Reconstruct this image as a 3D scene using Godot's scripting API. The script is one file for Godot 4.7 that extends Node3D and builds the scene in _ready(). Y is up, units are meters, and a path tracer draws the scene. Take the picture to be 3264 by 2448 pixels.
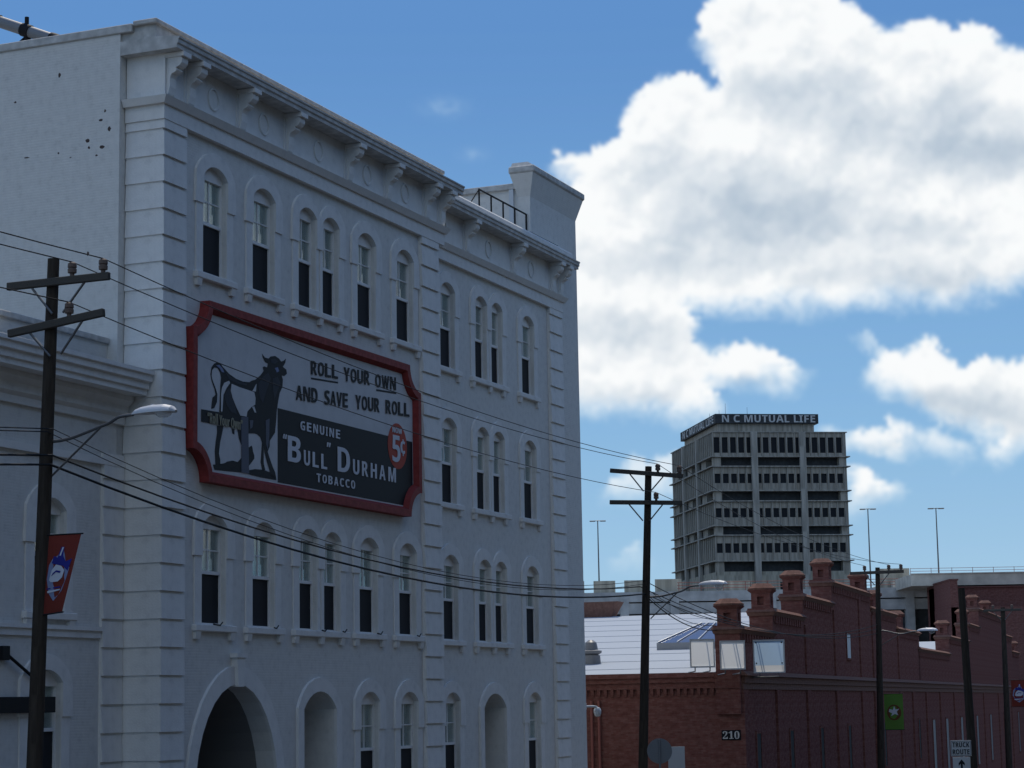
extends Node3D
# Street view: a white four-storey brick factory with an advertising board, utility poles, a brick warehouse with
# stepped gables, a concrete office tower and a parking deck under a summer sky.

const EYE := Vector3(0, 4.5, 0)          # camera stands 4.5 m above the street
const FPX := 6881.44                     # focal length of the photograph in its own pixels
const PITCH := 0.14875808
const ROLL := -0.01768765
const FACADE := 0.39231771               # angle between the view axis and the white facade
const STREET_B := 0.301942               # the same for the brick warehouse

var M := {}
var T := {}
var cache := {}
var used := {}
var cam_basis: Basis
var fac_o: Vector3
var fac_u: Vector3
var fac_n: Vector3
var bk_o: Vector3
var bk_u: Vector3
var bk_n: Vector3


# ------------------------------------------------------------------ mesh collector
class MB:
	var v := PackedVector3Array()
	var n := PackedVector3Array()
	func tri(a: Vector3, b: Vector3, c: Vector3) -> void:
		var m := (b - a).cross(c - a)
		if m.length_squared() < 1e-14:
			return
		m = m.normalized()
		v.append(a); v.append(c); v.append(b)
		n.append(m); n.append(m); n.append(m)
	func quad(a: Vector3, b: Vector3, c: Vector3, d: Vector3) -> void:
		tri(a, b, c)
		tri(a, c, d)
	func smooth(a: Vector3, b: Vector3, c: Vector3, na: Vector3, nb: Vector3, nc: Vector3) -> void:
		v.append(a); v.append(c); v.append(b)
		n.append(na); n.append(nc); n.append(nb)
	func taper(lo: Vector3, hi: Vector3, xl := 0.0, xr := 0.0, zf := 0.0, zb := 0.0) -> void:
		# a box whose bottom is wider than its top by xl, xr, zf, zb
		var b := [Vector3(lo.x - xl, lo.y, hi.z + zf), Vector3(hi.x + xr, lo.y, hi.z + zf), Vector3(hi.x + xr, lo.y, lo.z - zb), Vector3(lo.x - xl, lo.y, lo.z - zb)]
		var t := [Vector3(lo.x, hi.y, hi.z), Vector3(hi.x, hi.y, hi.z), Vector3(hi.x, hi.y, lo.z), Vector3(lo.x, hi.y, lo.z)]
		quad(t[0], t[1], t[2], t[3])
		quad(b[3], b[2], b[1], b[0])
		for i in 4:
			var j := (i + 1) % 4
			quad(b[i], b[j], t[j], t[i])
	func box(lo: Vector3, hi: Vector3) -> void:
		taper(lo, hi)
	func cbox(lo: Vector3, hi: Vector3, c: float) -> void:
		# a box with chamfered edges
		var p := {}
		for ix in 2:
			for iy in 2:
				for iz in 2:
					var q := Vector3(hi.x if ix else lo.x, hi.y if iy else lo.y, hi.z if iz else lo.z)
					var s := Vector3(-c if ix else c, -c if iy else c, -c if iz else c)
					p[[ix, iy, iz, 0]] = q + Vector3(0, s.y, s.z)
					p[[ix, iy, iz, 1]] = q + Vector3(s.x, 0, s.z)
					p[[ix, iy, iz, 2]] = q + Vector3(s.x, s.y, 0)
		var mid := (lo + hi) / 2
		for k in 2:
			facing([p[[k, 0, 0, 0]], p[[k, 1, 0, 0]], p[[k, 1, 1, 0]], p[[k, 0, 1, 0]]], mid)
			facing([p[[0, k, 0, 1]], p[[1, k, 0, 1]], p[[1, k, 1, 1]], p[[0, k, 1, 1]]], mid)
			facing([p[[0, 0, k, 2]], p[[1, 0, k, 2]], p[[1, 1, k, 2]], p[[0, 1, k, 2]]], mid)
			for l in 2:
				facing([p[[k, l, 0, 0]], p[[k, l, 1, 0]], p[[k, l, 1, 1]], p[[k, l, 0, 1]]], mid)
				facing([p[[k, 0, l, 0]], p[[k, 1, l, 0]], p[[k, 1, l, 2]], p[[k, 0, l, 2]]], mid)
				facing([p[[0, k, l, 1]], p[[1, k, l, 1]], p[[1, k, l, 2]], p[[0, k, l, 2]]], mid)
				for m in 2:
					facing([p[[k, l, m, 0]], p[[k, l, m, 1]], p[[k, l, m, 2]]], mid)
	func facing(q: Array, away: Vector3) -> void:
		var c := Vector3.ZERO
		for x in q:
			c += x
		c /= q.size()
		if (q[1] - q[0]).cross(q[2] - q[0]).dot(c - away) < 0:
			q.reverse()
		tri(q[0], q[1], q[2])
		if q.size() == 4:
			tri(q[0], q[2], q[3])
	func extrude(poly: PackedVector2Array, a0: float, a1: float, how := 0) -> void:
		# how 0: polygon in x, y along z; 1: polygon in z, y along x; 2: polygon in x, z along y
		var pl := poly.duplicate()
		var area := 0.0
		for i in pl.size():
			area += pl[i].cross(pl[(i + 1) % pl.size()])
		if (area < 0) != (how != 0):
			pl.reverse()
		var at := func(p: Vector2, a: float) -> Vector3:
			return Vector3(p.x, p.y, a) if how == 0 else (Vector3(a, p.y, p.x) if how == 1 else Vector3(p.x, a, p.y))
		for i in pl.size():
			var p := pl[i]
			var q := pl[(i + 1) % pl.size()]
			quad(at.call(p, a0), at.call(q, a0), at.call(q, a1), at.call(p, a1))
		var idx := Geometry2D.triangulate_polygon(pl)
		for k in range(0, idx.size(), 3):
			var a := pl[idx[k]]
			var b := pl[idx[k + 1]]
			var c := pl[idx[k + 2]]
			var turn := (b - a).cross(c - a)
			if (turn < 0) != (how != 0):
				var sw := b
				b = c
				c = sw
			tri(at.call(a, a1), at.call(b, a1), at.call(c, a1))
			tri(at.call(c, a0), at.call(b, a0), at.call(a, a0))
	func band(outer: PackedVector2Array, inner: PackedVector2Array, z0: float, z1: float, closed := false, zi := INF) -> void:
		# a flat raised band between two outlines of equal length, running counter-clockwise from the right; zi: height of the inner edge
		var hi := z1 if zi == INF else zi
		var m := outer.size() if closed else outer.size() - 1
		for i in m:
			var j := (i + 1) % outer.size()
			var a := Vector3(outer[i].x, outer[i].y, z1)
			var b := Vector3(outer[j].x, outer[j].y, z1)
			var c := Vector3(inner[j].x, inner[j].y, hi)
			var d := Vector3(inner[i].x, inner[i].y, hi)
			quad(a, b, c, d)
			quad(Vector3(a.x, a.y, z0), Vector3(b.x, b.y, z0), b, a)
			quad(d, c, Vector3(c.x, c.y, z0), Vector3(d.x, d.y, z0))
		if not closed:
			for e in [0, outer.size() - 1]:
				var a := Vector3(outer[e].x, outer[e].y, z1)
				var d := Vector3(inner[e].x, inner[e].y, hi)
				facing([a, d, Vector3(d.x, d.y, z0), Vector3(a.x, a.y, z0)], Vector3((a.x + d.x) / 2, a.y + 1.0, (z0 + z1) / 2))
	func tube(pts: PackedVector3Array, r0: float, r1: float, sides := 8, caps := true) -> void:
		var rings := []
		var m := pts.size()
		var ref := Vector3.UP
		for i in m:
			var d := (pts[mini(i + 1, m - 1)] - pts[maxi(i - 1, 0)]).normalized()
			if absf(d.dot(ref)) > 0.95:
				ref = Vector3.RIGHT if absf(d.x) < 0.9 else Vector3.BACK
			var x := d.cross(ref).normalized()
			var y := x.cross(d)
			var r := lerpf(r0, r1, float(i) / (m - 1))
			var ring := []
			for k in sides:
				var a := TAU * k / sides
				var o := x * cos(a) + y * sin(a)
				ring.append([pts[i] + o * r, o])
			rings.append(ring)
		for i in m - 1:
			for k in sides:
				var l := (k + 1) % sides
				var a: Array = rings[i][k]
				var b: Array = rings[i][l]
				var c: Array = rings[i + 1][l]
				var d: Array = rings[i + 1][k]
				smooth(a[0], c[0], b[0], a[1], c[1], b[1])
				smooth(a[0], d[0], c[0], a[1], d[1], c[1])
		if caps:
			for e in [0, m - 1]:
				for k in range(1, sides - 1):
					facing([rings[e][0][0], rings[e][k][0], rings[e][k + 1][0]], pts[1] if e == 0 else pts[m - 2])
	func lathe(prof: PackedVector2Array, at: Vector3, sides := 12, turn := 0.0, flat := false) -> void:
		# profile of (radius, height), from the bottom up
		for i in prof.size() - 1:
			var p := prof[i]
			var q := prof[i + 1]
			var sl := Vector2(q.y - p.y, p.x - q.x).normalized()
			for k in sides:
				var a := TAU * k / sides + turn
				var b := TAU * (k + 1) / sides + turn
				var ca := Vector3(cos(a), 0, sin(a))
				var cb := Vector3(cos(b), 0, sin(b))
				var p0 := at + ca * p.x + Vector3.UP * p.y
				var p1 := at + cb * p.x + Vector3.UP * p.y
				var q0 := at + ca * q.x + Vector3.UP * q.y
				var q1 := at + cb * q.x + Vector3.UP * q.y
				if flat:
					if p.x > 1e-5: tri(p0, q1, p1)
					if q.x > 1e-5: tri(p0, q0, q1)
				else:
					var na := ca * sl.x + Vector3.UP * sl.y
					var nb := cb * sl.x + Vector3.UP * sl.y
					if p.x > 1e-5: smooth(p0, q1, p1, na, nb, nb)
					if q.x > 1e-5: smooth(p0, q0, q1, na, na, nb)
	func mesh() -> ArrayMesh:
		var arr := []
		arr.resize(Mesh.ARRAY_MAX)
		arr[Mesh.ARRAY_VERTEX] = v
		arr[Mesh.ARRAY_NORMAL] = n
		var am := ArrayMesh.new()
		am.add_surface_from_arrays(Mesh.PRIMITIVE_TRIANGLES, arr)
		return am


# ------------------------------------------------------------------ nodes
func numbered(called: String) -> String:
	if not used.has(called):
		used[called] = 0
		return called
	used[called] += 1
	return "%s_%03d" % [called, used[called]]


func thing(called: String, label: String, category: String, at := Vector3.ZERO, turn := 0.0, group := "") -> Node3D:
	var o := Node3D.new()
	o.name = numbered(called)
	add_child(o)
	o.position = at
	o.rotation.y = turn
	o.set_meta("label", label)
	o.set_meta("category", category)
	if group:
		o.set_meta("group", group)
	return o


func piece(parent: Node, called: String, what, mat: Material, at := Vector3.ZERO) -> MeshInstance3D:
	var o := MeshInstance3D.new()
	o.mesh = what.mesh() if what is MB else what
	o.material_override = null
	for i in o.mesh.get_surface_count():
		o.set_surface_override_material(i, mat)
	o.name = called
	o.position = at
	parent.add_child(o, true)
	return o


func sub(parent: Node, called: String, at := Vector3.ZERO) -> Node3D:
	var o := Node3D.new()
	o.name = called
	o.position = at
	parent.add_child(o, true)
	return o


func structure(called: String, m: MB, mat: Material) -> void:
	var o := piece(self, called, m, mat)
	o.set_meta("kind", "structure")
	o.set_meta("label", {"ground": "dark asphalt ground all around the buildings", "pavement": "pale concrete pavement along the white facade"}[called])


# ------------------------------------------------------------------ pixels of the photograph to places
func ray(x: float, y: float) -> Vector3:
	return cam_basis * Vector3((x - 1632.0) / FPX, -(y - 1224.0) / FPX, -1.0)


func pd(x: float, y: float, depth: float) -> Vector3:
	var d := ray(x, y)
	return EYE + d * (depth / -d.z)


func ground_y(depth: float) -> float:
	# the street falls away gently beyond the factory
	return -3.8 * clampf((depth - 75.0) / 135.0, 0.0, 1.0)


func on_plane(x: float, y: float, o: Vector3, nrm: Vector3, off := 0.0) -> Vector3:
	var d := ray(x, y)
	return EYE + d * (((o - EYE).dot(nrm) + off) / d.dot(nrm))


func fac(x: float, y: float, off := 0.0) -> Vector2:
	var q := on_plane(x, y, fac_o, fac_n, off)
	return Vector2((q - fac_o).dot(fac_u), q.y)


func bw(x: float, y: float, off := 0.0) -> Vector2:
	var q := on_plane(x, y, bk_o, bk_n, off)
	return Vector2((q - bk_o).dot(bk_u), q.y)


# ------------------------------------------------------------------ materials
func lin(r: float, g: float, b: float, a := 1.0) -> Color:
	var c := Color(r, g, b).linear_to_srgb()
	c.a = a
	return c


func noise(seed_: int, freq: float, oct := 4) -> FastNoiseLite:
	var f := FastNoiseLite.new()
	f.seed = seed_
	f.frequency = freq
	f.fractal_octaves = oct
	f.noise_type = FastNoiseLite.TYPE_SIMPLEX_SMOOTH
	return f


func grey_tex(img: Image, lo: float, hi: float, power := 1.0) -> ImageTexture:
	# maps an L8 noise image to greys between lo and hi (sRGB)
	var d := img.get_data()
	var o := PackedByteArray()
	o.resize(d.size())
	for i in d.size():
		o[i] = int(255.0 * lerpf(lo, hi, pow(d[i] / 255.0, power)))
	return ImageTexture.create_from_image(Image.create_from_data(img.get_width(), img.get_height(), false, Image.FORMAT_L8, o))


func make_textures() -> void:
	var a := noise(3, 0.012, 6).get_seamless_image(512, 512)
	var b := noise(8, 0.02, 5).get_seamless_image(512, 40)
	b.resize(512, 512, Image.INTERPOLATE_CUBIC)
	var c := noise(21, 0.09, 3).get_seamless_image(512, 512)
	for im in [a, b, c]:
		im.convert(Image.FORMAT_L8)
	var da := a.get_data()
	var db := b.get_data()
	var dc := c.get_data()
	var wall := PackedByteArray()
	var brick_b := PackedByteArray()
	var brick_c := PackedByteArray()
	wall.resize(512 * 512)
	brick_b.resize(512 * 512)
	brick_c.resize(512 * 512 * 3)
	var rng := RandomNumberGenerator.new()
	rng.seed = 5
	var tones := []
	for i in 30 * 11:
		tones.append(rng.randf())
	for y in 512:
		var cy := y * 30.0 / 512.0
		var row := int(cy)
		var fy := cy - row
		for x in 512:
			var i := y * 512 + x
			var m := da[i] / 255.0
			var s := db[i] / 255.0
			var g := dc[i] / 255.0
			var t := 0.95 + 0.05 * m - 0.05 * maxf(0.0, s - 0.66) - 0.10 * maxf(0.0, 0.34 - m) + 0.02 * (g - 0.5)
			wall[i] = int(255 * clampf(t, 0.0, 1.0))
			var cx := x * 10.0 / 512.0 + (0.5 if row % 2 else 0.0)
			var col := int(cx) % 10
			var fx := cx - int(cx)
			var joint := smoothstep(0.0, 0.05, minf(fx, 1.0 - fx)) * smoothstep(0.0, 0.16, minf(fy, 1.0 - fy))
			brick_b[i] = int(255 * clampf(0.75 * joint + 0.25 * g, 0.0, 1.0))
			var tone: float = tones[row * 10 + col]
			var k := 0.84 + 0.10 * tone + 0.16 * (m - 0.5) + 0.08 * (g - 0.5)
			var mort := 0.78 + 0.14 * m
			brick_c[i * 3] = int(255 * clampf(lerpf(mort, k, joint), 0.0, 1.0))
			brick_c[i * 3 + 1] = int(255 * clampf(lerpf(mort * 1.05, k * (0.93 + 0.1 * tone), joint), 0.0, 1.0))
			brick_c[i * 3 + 2] = int(255 * clampf(lerpf(mort * 1.06, k * (0.92 + 0.1 * tone), joint), 0.0, 1.0))
	T.wall = ImageTexture.create_from_image(Image.create_from_data(512, 512, false, Image.FORMAT_L8, wall))
	T.brick_bump = ImageTexture.create_from_image(Image.create_from_data(512, 512, false, Image.FORMAT_L8, brick_b))
	T.brick = ImageTexture.create_from_image(Image.create_from_data(512, 512, false, Image.FORMAT_RGB8, brick_c))
	T.mottle = grey_tex(a, 0.78, 1.0)
	T.rough = grey_tex(c, 0.7, 1.0)
	T.streak = grey_tex(b, 0.72, 1.0)
	T.bump = ImageTexture.create_from_image(c)


func mat(called: String, c: Color, rough := 0.85, tex = null, tile := 2.0, bump = null, depth := 0.0, metal := 0.0) -> StandardMaterial3D:
	var m := StandardMaterial3D.new()
	m.resource_name = called
	m.albedo_color = c
	m.roughness = rough
	m.metallic = metal
	m.metallic_specular = 0.5 if rough < 0.5 else 0.18
	if tex:
		m.albedo_texture = tex
		m.uv1_triplanar = true
		m.uv1_scale = Vector3.ONE / tile
	if bump:
		m.heightmap_enabled = true
		m.heightmap_texture = bump
		m.heightmap_scale = depth
		m.uv1_triplanar = true
		m.uv1_scale = Vector3.ONE / tile
	M[called] = m
	return m


func glass(called: String, c: Color) -> StandardMaterial3D:
	var m := StandardMaterial3D.new()
	m.resource_name = called
	m.albedo_color = c
	m.roughness = 0.02
	m.transparency = BaseMaterial3D.TRANSPARENCY_ALPHA
	M[called] = m
	return m


func make_materials() -> void:
	mat("white_wall", lin(0.72, 0.71, 0.67), 0.85, T.wall, 4.0, T.brick_bump, 0.35)
	M.white_wall.uv1_scale = Vector3.ONE / 2.0
	mat("white_trim", lin(0.79, 0.78, 0.745), 0.8, T.wall, 3.0, T.bump, 0.3)
	mat("white_wood", lin(0.80, 0.795, 0.77), 0.55)
	mat("coping", lin(0.66, 0.65, 0.615), 0.75, T.mottle, 2.5)
	mat("chip", lin(0.13, 0.10, 0.09), 0.9, T.rough, 1.0)
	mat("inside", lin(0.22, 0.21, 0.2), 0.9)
	mat("inside_floor", lin(0.1, 0.09, 0.08), 0.8)
	mat("screen", lin(0.03, 0.032, 0.036), 0.6)
	mat("blind", lin(0.5, 0.48, 0.36), 0.9)
	glass("pane", lin(0.62, 0.80, 0.74, 0.10))
	M.pane.metallic = 0.2
	glass("pane_dull", lin(0.55, 0.72, 0.66, 0.14))
	M.pane_dull.metallic = 0.08
	mat("red_frame", lin(0.33, 0.06, 0.055), 0.55, T.mottle, 1.5)
	mat("sign_white", lin(0.60, 0.605, 0.61), 0.6, T.wall, 5.0)
	mat("sign_black", lin(0.016, 0.018, 0.022), 0.5)
	mat("sign_letter", lin(0.60, 0.62, 0.66), 0.6)
	mat("sign_grey", lin(0.12, 0.13, 0.16), 0.6)
	mat("sign_grey_dark", lin(0.05, 0.055, 0.065), 0.6)
	mat("sign_yellow", lin(0.30, 0.29, 0.22), 0.6)
	mat("sign_orange", lin(0.42, 0.075, 0.05), 0.55)
	mat("wood_pole", lin(0.075, 0.062, 0.05), 0.9, T.streak, 0.9, T.bump, 0.8)
	mat("wood_arm", lin(0.13, 0.12, 0.105), 0.9, T.rough, 0.6, T.bump, 0.6)
	mat("dark_metal", lin(0.02, 0.021, 0.023), 0.5)
	mat("grey_metal", lin(0.2, 0.2, 0.2), 0.45, T.rough, 0.6, null, 0.0, 0.6)
	mat("lamp_shell", lin(0.62, 0.63, 0.64), 0.4)
	glass("lamp_glass", lin(0.75, 0.78, 0.8, 0.35))
	mat("porcelain", lin(0.16, 0.12, 0.1), 0.6)
	mat("banner_red", lin(0.27, 0.055, 0.04), 0.8, T.rough, 0.7)
	mat("banner_green", lin(0.17, 0.34, 0.07), 0.8, T.rough, 0.7)
	mat("banner_blue", lin(0.03, 0.035, 0.22), 0.8)
	mat("banner_white", lin(0.55, 0.57, 0.62), 0.8)
	mat("banner_pale", lin(0.22, 0.26, 0.4), 0.8)
	mat("banner_brown", lin(0.14, 0.06, 0.03), 0.8)
	mat("brick", lin(0.25, 0.115, 0.10), 0.9, T.brick, 2.0, T.brick_bump, 0.4)
	M.brick.metallic_specular = 0.0
	mat("brick_cap", lin(0.25, 0.14, 0.11), 0.9, T.mottle, 1.5, T.bump, 0.8)
	mat("brown_brick", lin(0.2, 0.095, 0.085), 0.9, T.brick, 2.0, T.brick_bump, 0.4)
	mat("roof_white", lin(0.42, 0.46, 0.505), 0.8)
	mat("curb_grey", lin(0.3, 0.31, 0.32), 0.7)
	mat("panel_white", lin(0.55, 0.58, 0.60), 0.35)
	mat("skylight_glass", lin(0.12, 0.16, 0.26), 0.08)  # blue of the reflected sky is put into the glass colour
	mat("concrete", lin(0.47, 0.435, 0.37), 0.9, T.streak, 9.0, T.bump, 1.0)
	mat("concrete_pale", lin(0.50, 0.47, 0.38), 0.9, T.streak, 9.0)
	mat("concrete_col", lin(0.50, 0.47, 0.41), 0.9, T.streak, 9.0)
	mat("tower_glass", lin(0.02, 0.023, 0.028), 0.5)
	mat("tower_dark", lin(0.075, 0.08, 0.085), 0.6, T.mottle, 7.0)
	mat("deck", lin(0.56, 0.56, 0.54), 0.9, T.mottle, 14.0)
	mat("deck_cream", lin(0.66, 0.62, 0.53), 0.9, T.mottle, 14.0)
	mat("rail_red", lin(0.3, 0.12, 0.1), 0.6)
	mat("asphalt", lin(0.05, 0.05, 0.052), 0.95, T.mottle, 7.0)
	mat("pavement", lin(0.26, 0.25, 0.235), 0.9, T.mottle, 5.0)
	mat("blocker_grey", lin(0.085, 0.09, 0.095), 0.9, T.mottle, 6.0)  # neutral grey of the added sky blocker, cuts its bounce onto the facade
	mat("cream_brick", lin(0.52, 0.45, 0.3), 0.9, T.mottle, 5.0)
	mat("panel_sheet", lin(0.62, 0.64, 0.63), 0.5)
	M.panel_sheet.backlight_enabled = true
	M.panel_sheet.backlight = lin(1.0, 1.0, 0.98)
	mat("panel_sky_tint", lin(0.42, 0.56, 0.72), 0.4)  # sky reflection on the third panel, tinted into the sheet colour
	M.panel_sky_tint.backlight_enabled = true
	M.panel_sky_tint.backlight = lin(0.55, 0.75, 0.95)
	mat("sign_face", lin(0.55, 0.56, 0.55), 0.5)
	mat("zinc", lin(0.25, 0.26, 0.27), 0.45, T.rough, 0.8)


# ------------------------------------------------------------------ sky
func seg_dist(p: Vector2, a: Vector2, b: Vector2) -> float:
	var ab := b - a
	return (p - a - ab * clampf((p - a).dot(ab) / ab.length_squared(), 0.0, 1.0)).length_squared()


func zoom_poly(ox: float, oy: float, sc: float, q: Array) -> PackedVector2Array:
	var o := PackedVector2Array()
	for i in range(0, q.size(), 2):
		o.append(Vector2(ox + q[i] / sc, oy + q[i + 1] / sc))
	return o


func make_sky() -> ImageTexture:
	# cloud outlines, as directions given by pixels of the photograph
	var clouds := [
		zoom_poly(1600, 0, 1.3293, [330, 1500, 250, 1250, 240, 900, 300, 770, 215, 710, 240, 655, 330, 660, 400, 605, 485, 585, 500, 500, 560, 420, 640, 375, 740, 312, 850, 312, 915, 355, 860, 270, 812, 160, 870, 50, 930, -10, 1130, -110, 1430, -60, 1540, 60, 1612, 112, 1700, 75, 1800, 70, 1880, 128, 2050, 112, 2130, 170, 2230, 225, 2480, 330, 2700, 640, 2640, 1000, 2230, 1195, 1960, 1262, 1600, 1270, 1180, 1305, 830, 1300, 800, 1330, 830, 1420, 560, 1500]),
		zoom_poly(1800, 900, 1.511, [-120, 0, 350, 40, 540, 110, 600, 210, 630, 270, 760, 335, 880, 295, 980, 312, 1080, 372, 1135, 430, 1100, 470, 960, 490, 800, 500, 720, 520, 765, 600, 700, 628, 560, 630, 400, 610, 200, 590, -120, 580]),
		zoom_poly(1800, 900, 1.511, [1425, 235, 1460, 228, 1540, 300, 1640, 322, 1700, 290, 1800, 312, 1900, 382, 1960, 400, 2010, 372, 2100, 382, 2300, 350, 2600, 380, 2700, 700, 2600, 830, 2212, 790, 2130, 832, 2060, 810, 2100, 760, 1940, 725, 1750, 620, 1650, 560, 1480, 460, 1480, 400, 1500, 350]),
		zoom_poly(1800, 900, 1.511, [1260, 705, 1350, 722, 1440, 690, 1560, 722, 1620, 780, 1600, 822, 1480, 822, 1380, 800]),
		zoom_poly(1800, 900, 1.511, [1565, 660, 1640, 672, 1720, 722, 1830, 712, 1920, 762, 1942, 800, 1850, 830, 1760, 800, 1640, 760]),
		zoom_poly(1800, 900, 1.511, [1370, 870, 1450, 882, 1540, 950, 1612, 1000, 1540, 1042, 1390, 1060]),
		zoom_poly(1800, 900, 1.511, [225, 965, 340, 880, 400, 892, 520, 860, 520, 1000, 420, 1012, 300, 1022, 222, 1012]),
		zoom_poly(1800, 900, 1.511, [240, 1342, 320, 1272, 370, 1290, 372, 1342]),
	]
	var thick := [1.0, 1.0, 1.0, 0.95, 0.95, 1.0, 0.72, 0.4]
	# grey undersides and hollows: x, y, rx, ry, amount
	var hollows := []
	for h in [[1290, 395, 330, 120, 0.55], [1090, 900, 420, 190, 0.72], [2060, 640, 420, 120, 0.7], [1750, 1190, 360, 70, 0.55], [1500, 560, 240, 110, 0.25], [1900, 450, 260, 120, 0.35], [700, 1120, 330, 100, 0.3], [1750, 980, 330, 80, 0.35], [650, 700, 160, 120, 0.22], [520, 1400, 260, 90, 0.45]]:
		hollows.append([1600 + h[0] / 1.3293, h[1] / 1.3293, h[2] / 1.3293, h[3] / 1.3293, h[4]])
	for h in [[300, 560, 300, 60, 0.45], [900, 480, 240, 40, 0.4], [1750, 560, 230, 70, 0.5], [2100, 640, 300, 120, 0.55], [1480, 800, 150, 40, 0.35], [1460, 1030, 100, 40, 0.3]]:
		hollows.append([1800 + h[0] / 1.511, 900 + h[1] / 1.511, h[2] / 1.511, h[3] / 1.511, h[4]])
	# signed distance to the outlines on a coarse grid of photograph pixels
	var x0 := 1400.0
	var y0 := -300.0
	var st := 20.0
	var gw := 130
	var gh := 125
	var grid := PackedFloat32Array()
	grid.resize(gw * gh)
	grid.fill(-400.0)
	var thin := PackedFloat32Array()
	thin.resize(gw * gh)
	thin.fill(1.0)
	for ci in clouds.size():
		var pl: PackedVector2Array = clouds[ci]
		var bb := Rect2(pl[0], Vector2.ZERO)
		for p in pl:
			bb = bb.expand(p)
		bb = bb.grow(170)
		for gy in gh:
			for gx in gw:
				var p := Vector2(x0 + gx * st, y0 + gy * st)
				if not bb.has_point(p):
					continue
				var d := 1e9
				for k in pl.size():
					d = minf(d, seg_dist(p, pl[k], pl[(k + 1) % pl.size()]))
				d = sqrt(d) * (1.0 if Geometry2D.is_point_in_polygon(p, pl) else -1.0)
				if d > grid[gy * gw + gx]:
					grid[gy * gw + gx] = d
					thin[gy * gw + gx] = thick[ci]
	var n_big := noise(11, 0.0042, 4)
	var n_mid := noise(12, 0.014, 5)
	var n_fine := noise(13, 0.05, 3)
	var n_soft := noise(14, 0.0035, 4)
	var n_far := noise(15, 1.35, 5)
	var W := 4096
	var H := 2048
	var low_w := 512
	var low_h := 256
	var low := Image.create(low_w, low_h, false, Image.FORMAT_RGBA8)
	for y in low_h:
		var el := PI * (0.5 - (y + 0.5) / low_h)
		for x in low_w:
			low.set_pixel(x, y, far_sky(TAU * (x + 0.5) / low_w, el, n_far))
	low.resize(W, H, Image.INTERPOLATE_CUBIC)
	var inv := cam_basis.transposed()
	for y in range(int(H * 0.30), int(H * 0.5) + 6):
		var el := PI * (0.5 - (y + 0.5) / H)
		for xi in range(-270, 270):
			var x := posmod(xi, W)
			var az := TAU * (xi + 0.5) / W
			var c := inv * Vector3(sin(az) * cos(el), sin(el), -cos(az) * cos(el))
			var px := 1632.0 + FPX * c.x / -c.z
			var py := 1224.0 - FPX * c.y / -c.z
			# share of the sky drawn here, fading into the sky around the frame
			var share := smoothstep(-700.0, -250.0, px) * (1.0 - smoothstep(3450.0, 3850.0, px)) * smoothstep(-700.0, -250.0, py)
			var base := air(el)
			var col := base
			if px > 1000.0:
				var gx := clampf((px - x0) / st, 0.0, gw - 1.01)
				var gy := clampf((py - y0) / st, 0.0, gh - 1.01)
				var ix := int(gx)
				var iy := int(gy)
				var fx := gx - ix
				var fy := gy - iy
				var o := iy * gw + ix
				var d := lerpf(lerpf(grid[o], grid[o + 1], fx), lerpf(grid[o + gw], grid[o + gw + 1], fx), fy)
				if d > -150.0:
					var wx := px + 26.0 * n_mid.get_noise_2d(px + 900.0, py)
					var wy := py + 26.0 * n_mid.get_noise_2d(px, py + 700.0)
					var big := n_big.get_noise_2d(wx, wy)
					var mid := absf(n_mid.get_noise_2d(wx, wy))
					var fine := n_fine.get_noise_2d(px, py)
					var e := d + 44.0 * big + 34.0 * (0.2 - mid) + 8.0 * fine
					var iy2 := mini(iy + 2, gh - 2)
					var top := smoothstep(-25.0, 15.0, grid[iy2 * gw + ix] - grid[o])
					var soft := lerpf(60.0, lerpf(6.0, 26.0, smoothstep(-0.1, 0.5, n_soft.get_noise_2d(px, py))), top)
					var a := smoothstep(-soft, soft, e) * lerpf(thin[o], 1.0, 0.0)
					if a > 0.0:
						var g := 0.0
						for h in hollows:
							var q: float = pow((wx - h[0]) / h[2], 2.0) + pow((wy - h[1]) / h[3], 2.0)
							if q < 4.0:
								g += h[4] * exp(-q * 1.1)
						var up := n_big.get_noise_2d(wx - 14.0, wy - 34.0) - big
						var up2 := n_mid.get_noise_2d(wx - 5.0, wy - 11.0) - n_mid.get_noise_2d(wx, wy)
						var s := 0.99 - 0.92 * g - 0.28 * up - 0.08 * up2 + 0.02 * fine + 0.16 * n_soft.get_noise_2d(px * 1.3, py * 1.3)
						s = clampf(s + 0.12 * (1.0 - smoothstep(0.0, 90.0, e)), 0.0, 1.0)
						col = base.lerp(Color8(160, 178, 196).lerp(Color8(250, 252, 253), s), a * (0.90 + 0.10 * s))
			# thin wisps left of the big cloud
			for wsp in [[1415, 342, 60, 26, 0.3], [1508, 492, 40, 18, 0.22]]:
				var q: float = pow((px - wsp[0]) / wsp[2], 2.0) + pow((py - wsp[1]) / wsp[3], 2.0)
				if q < 5.0:
					col = col.lerp(Color8(225, 234, 242), wsp[4] * exp(-q) * clampf(0.7 + n_mid.get_noise_2d(px * 2.0, py * 2.0), 0.0, 1.0))
			if share < 1.0:
				col = low.get_pixel(x, y).lerp(col, share)
			low.set_pixel(x, y, col)
	return ImageTexture.create_from_image(low)


func air(el: float) -> Color:
	var e := rad_to_deg(el)
	var c := Color8(172, 207, 230)
	c = c.lerp(Color8(136, 182, 223), smoothstep(0.0, 9.0, e))
	c = c.lerp(Color8(97, 145, 203), smoothstep(6.0, 19.0, e))
	c = c.lerp(Color8(58, 106, 178), smoothstep(18.0, 60.0, e))
	return c


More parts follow.
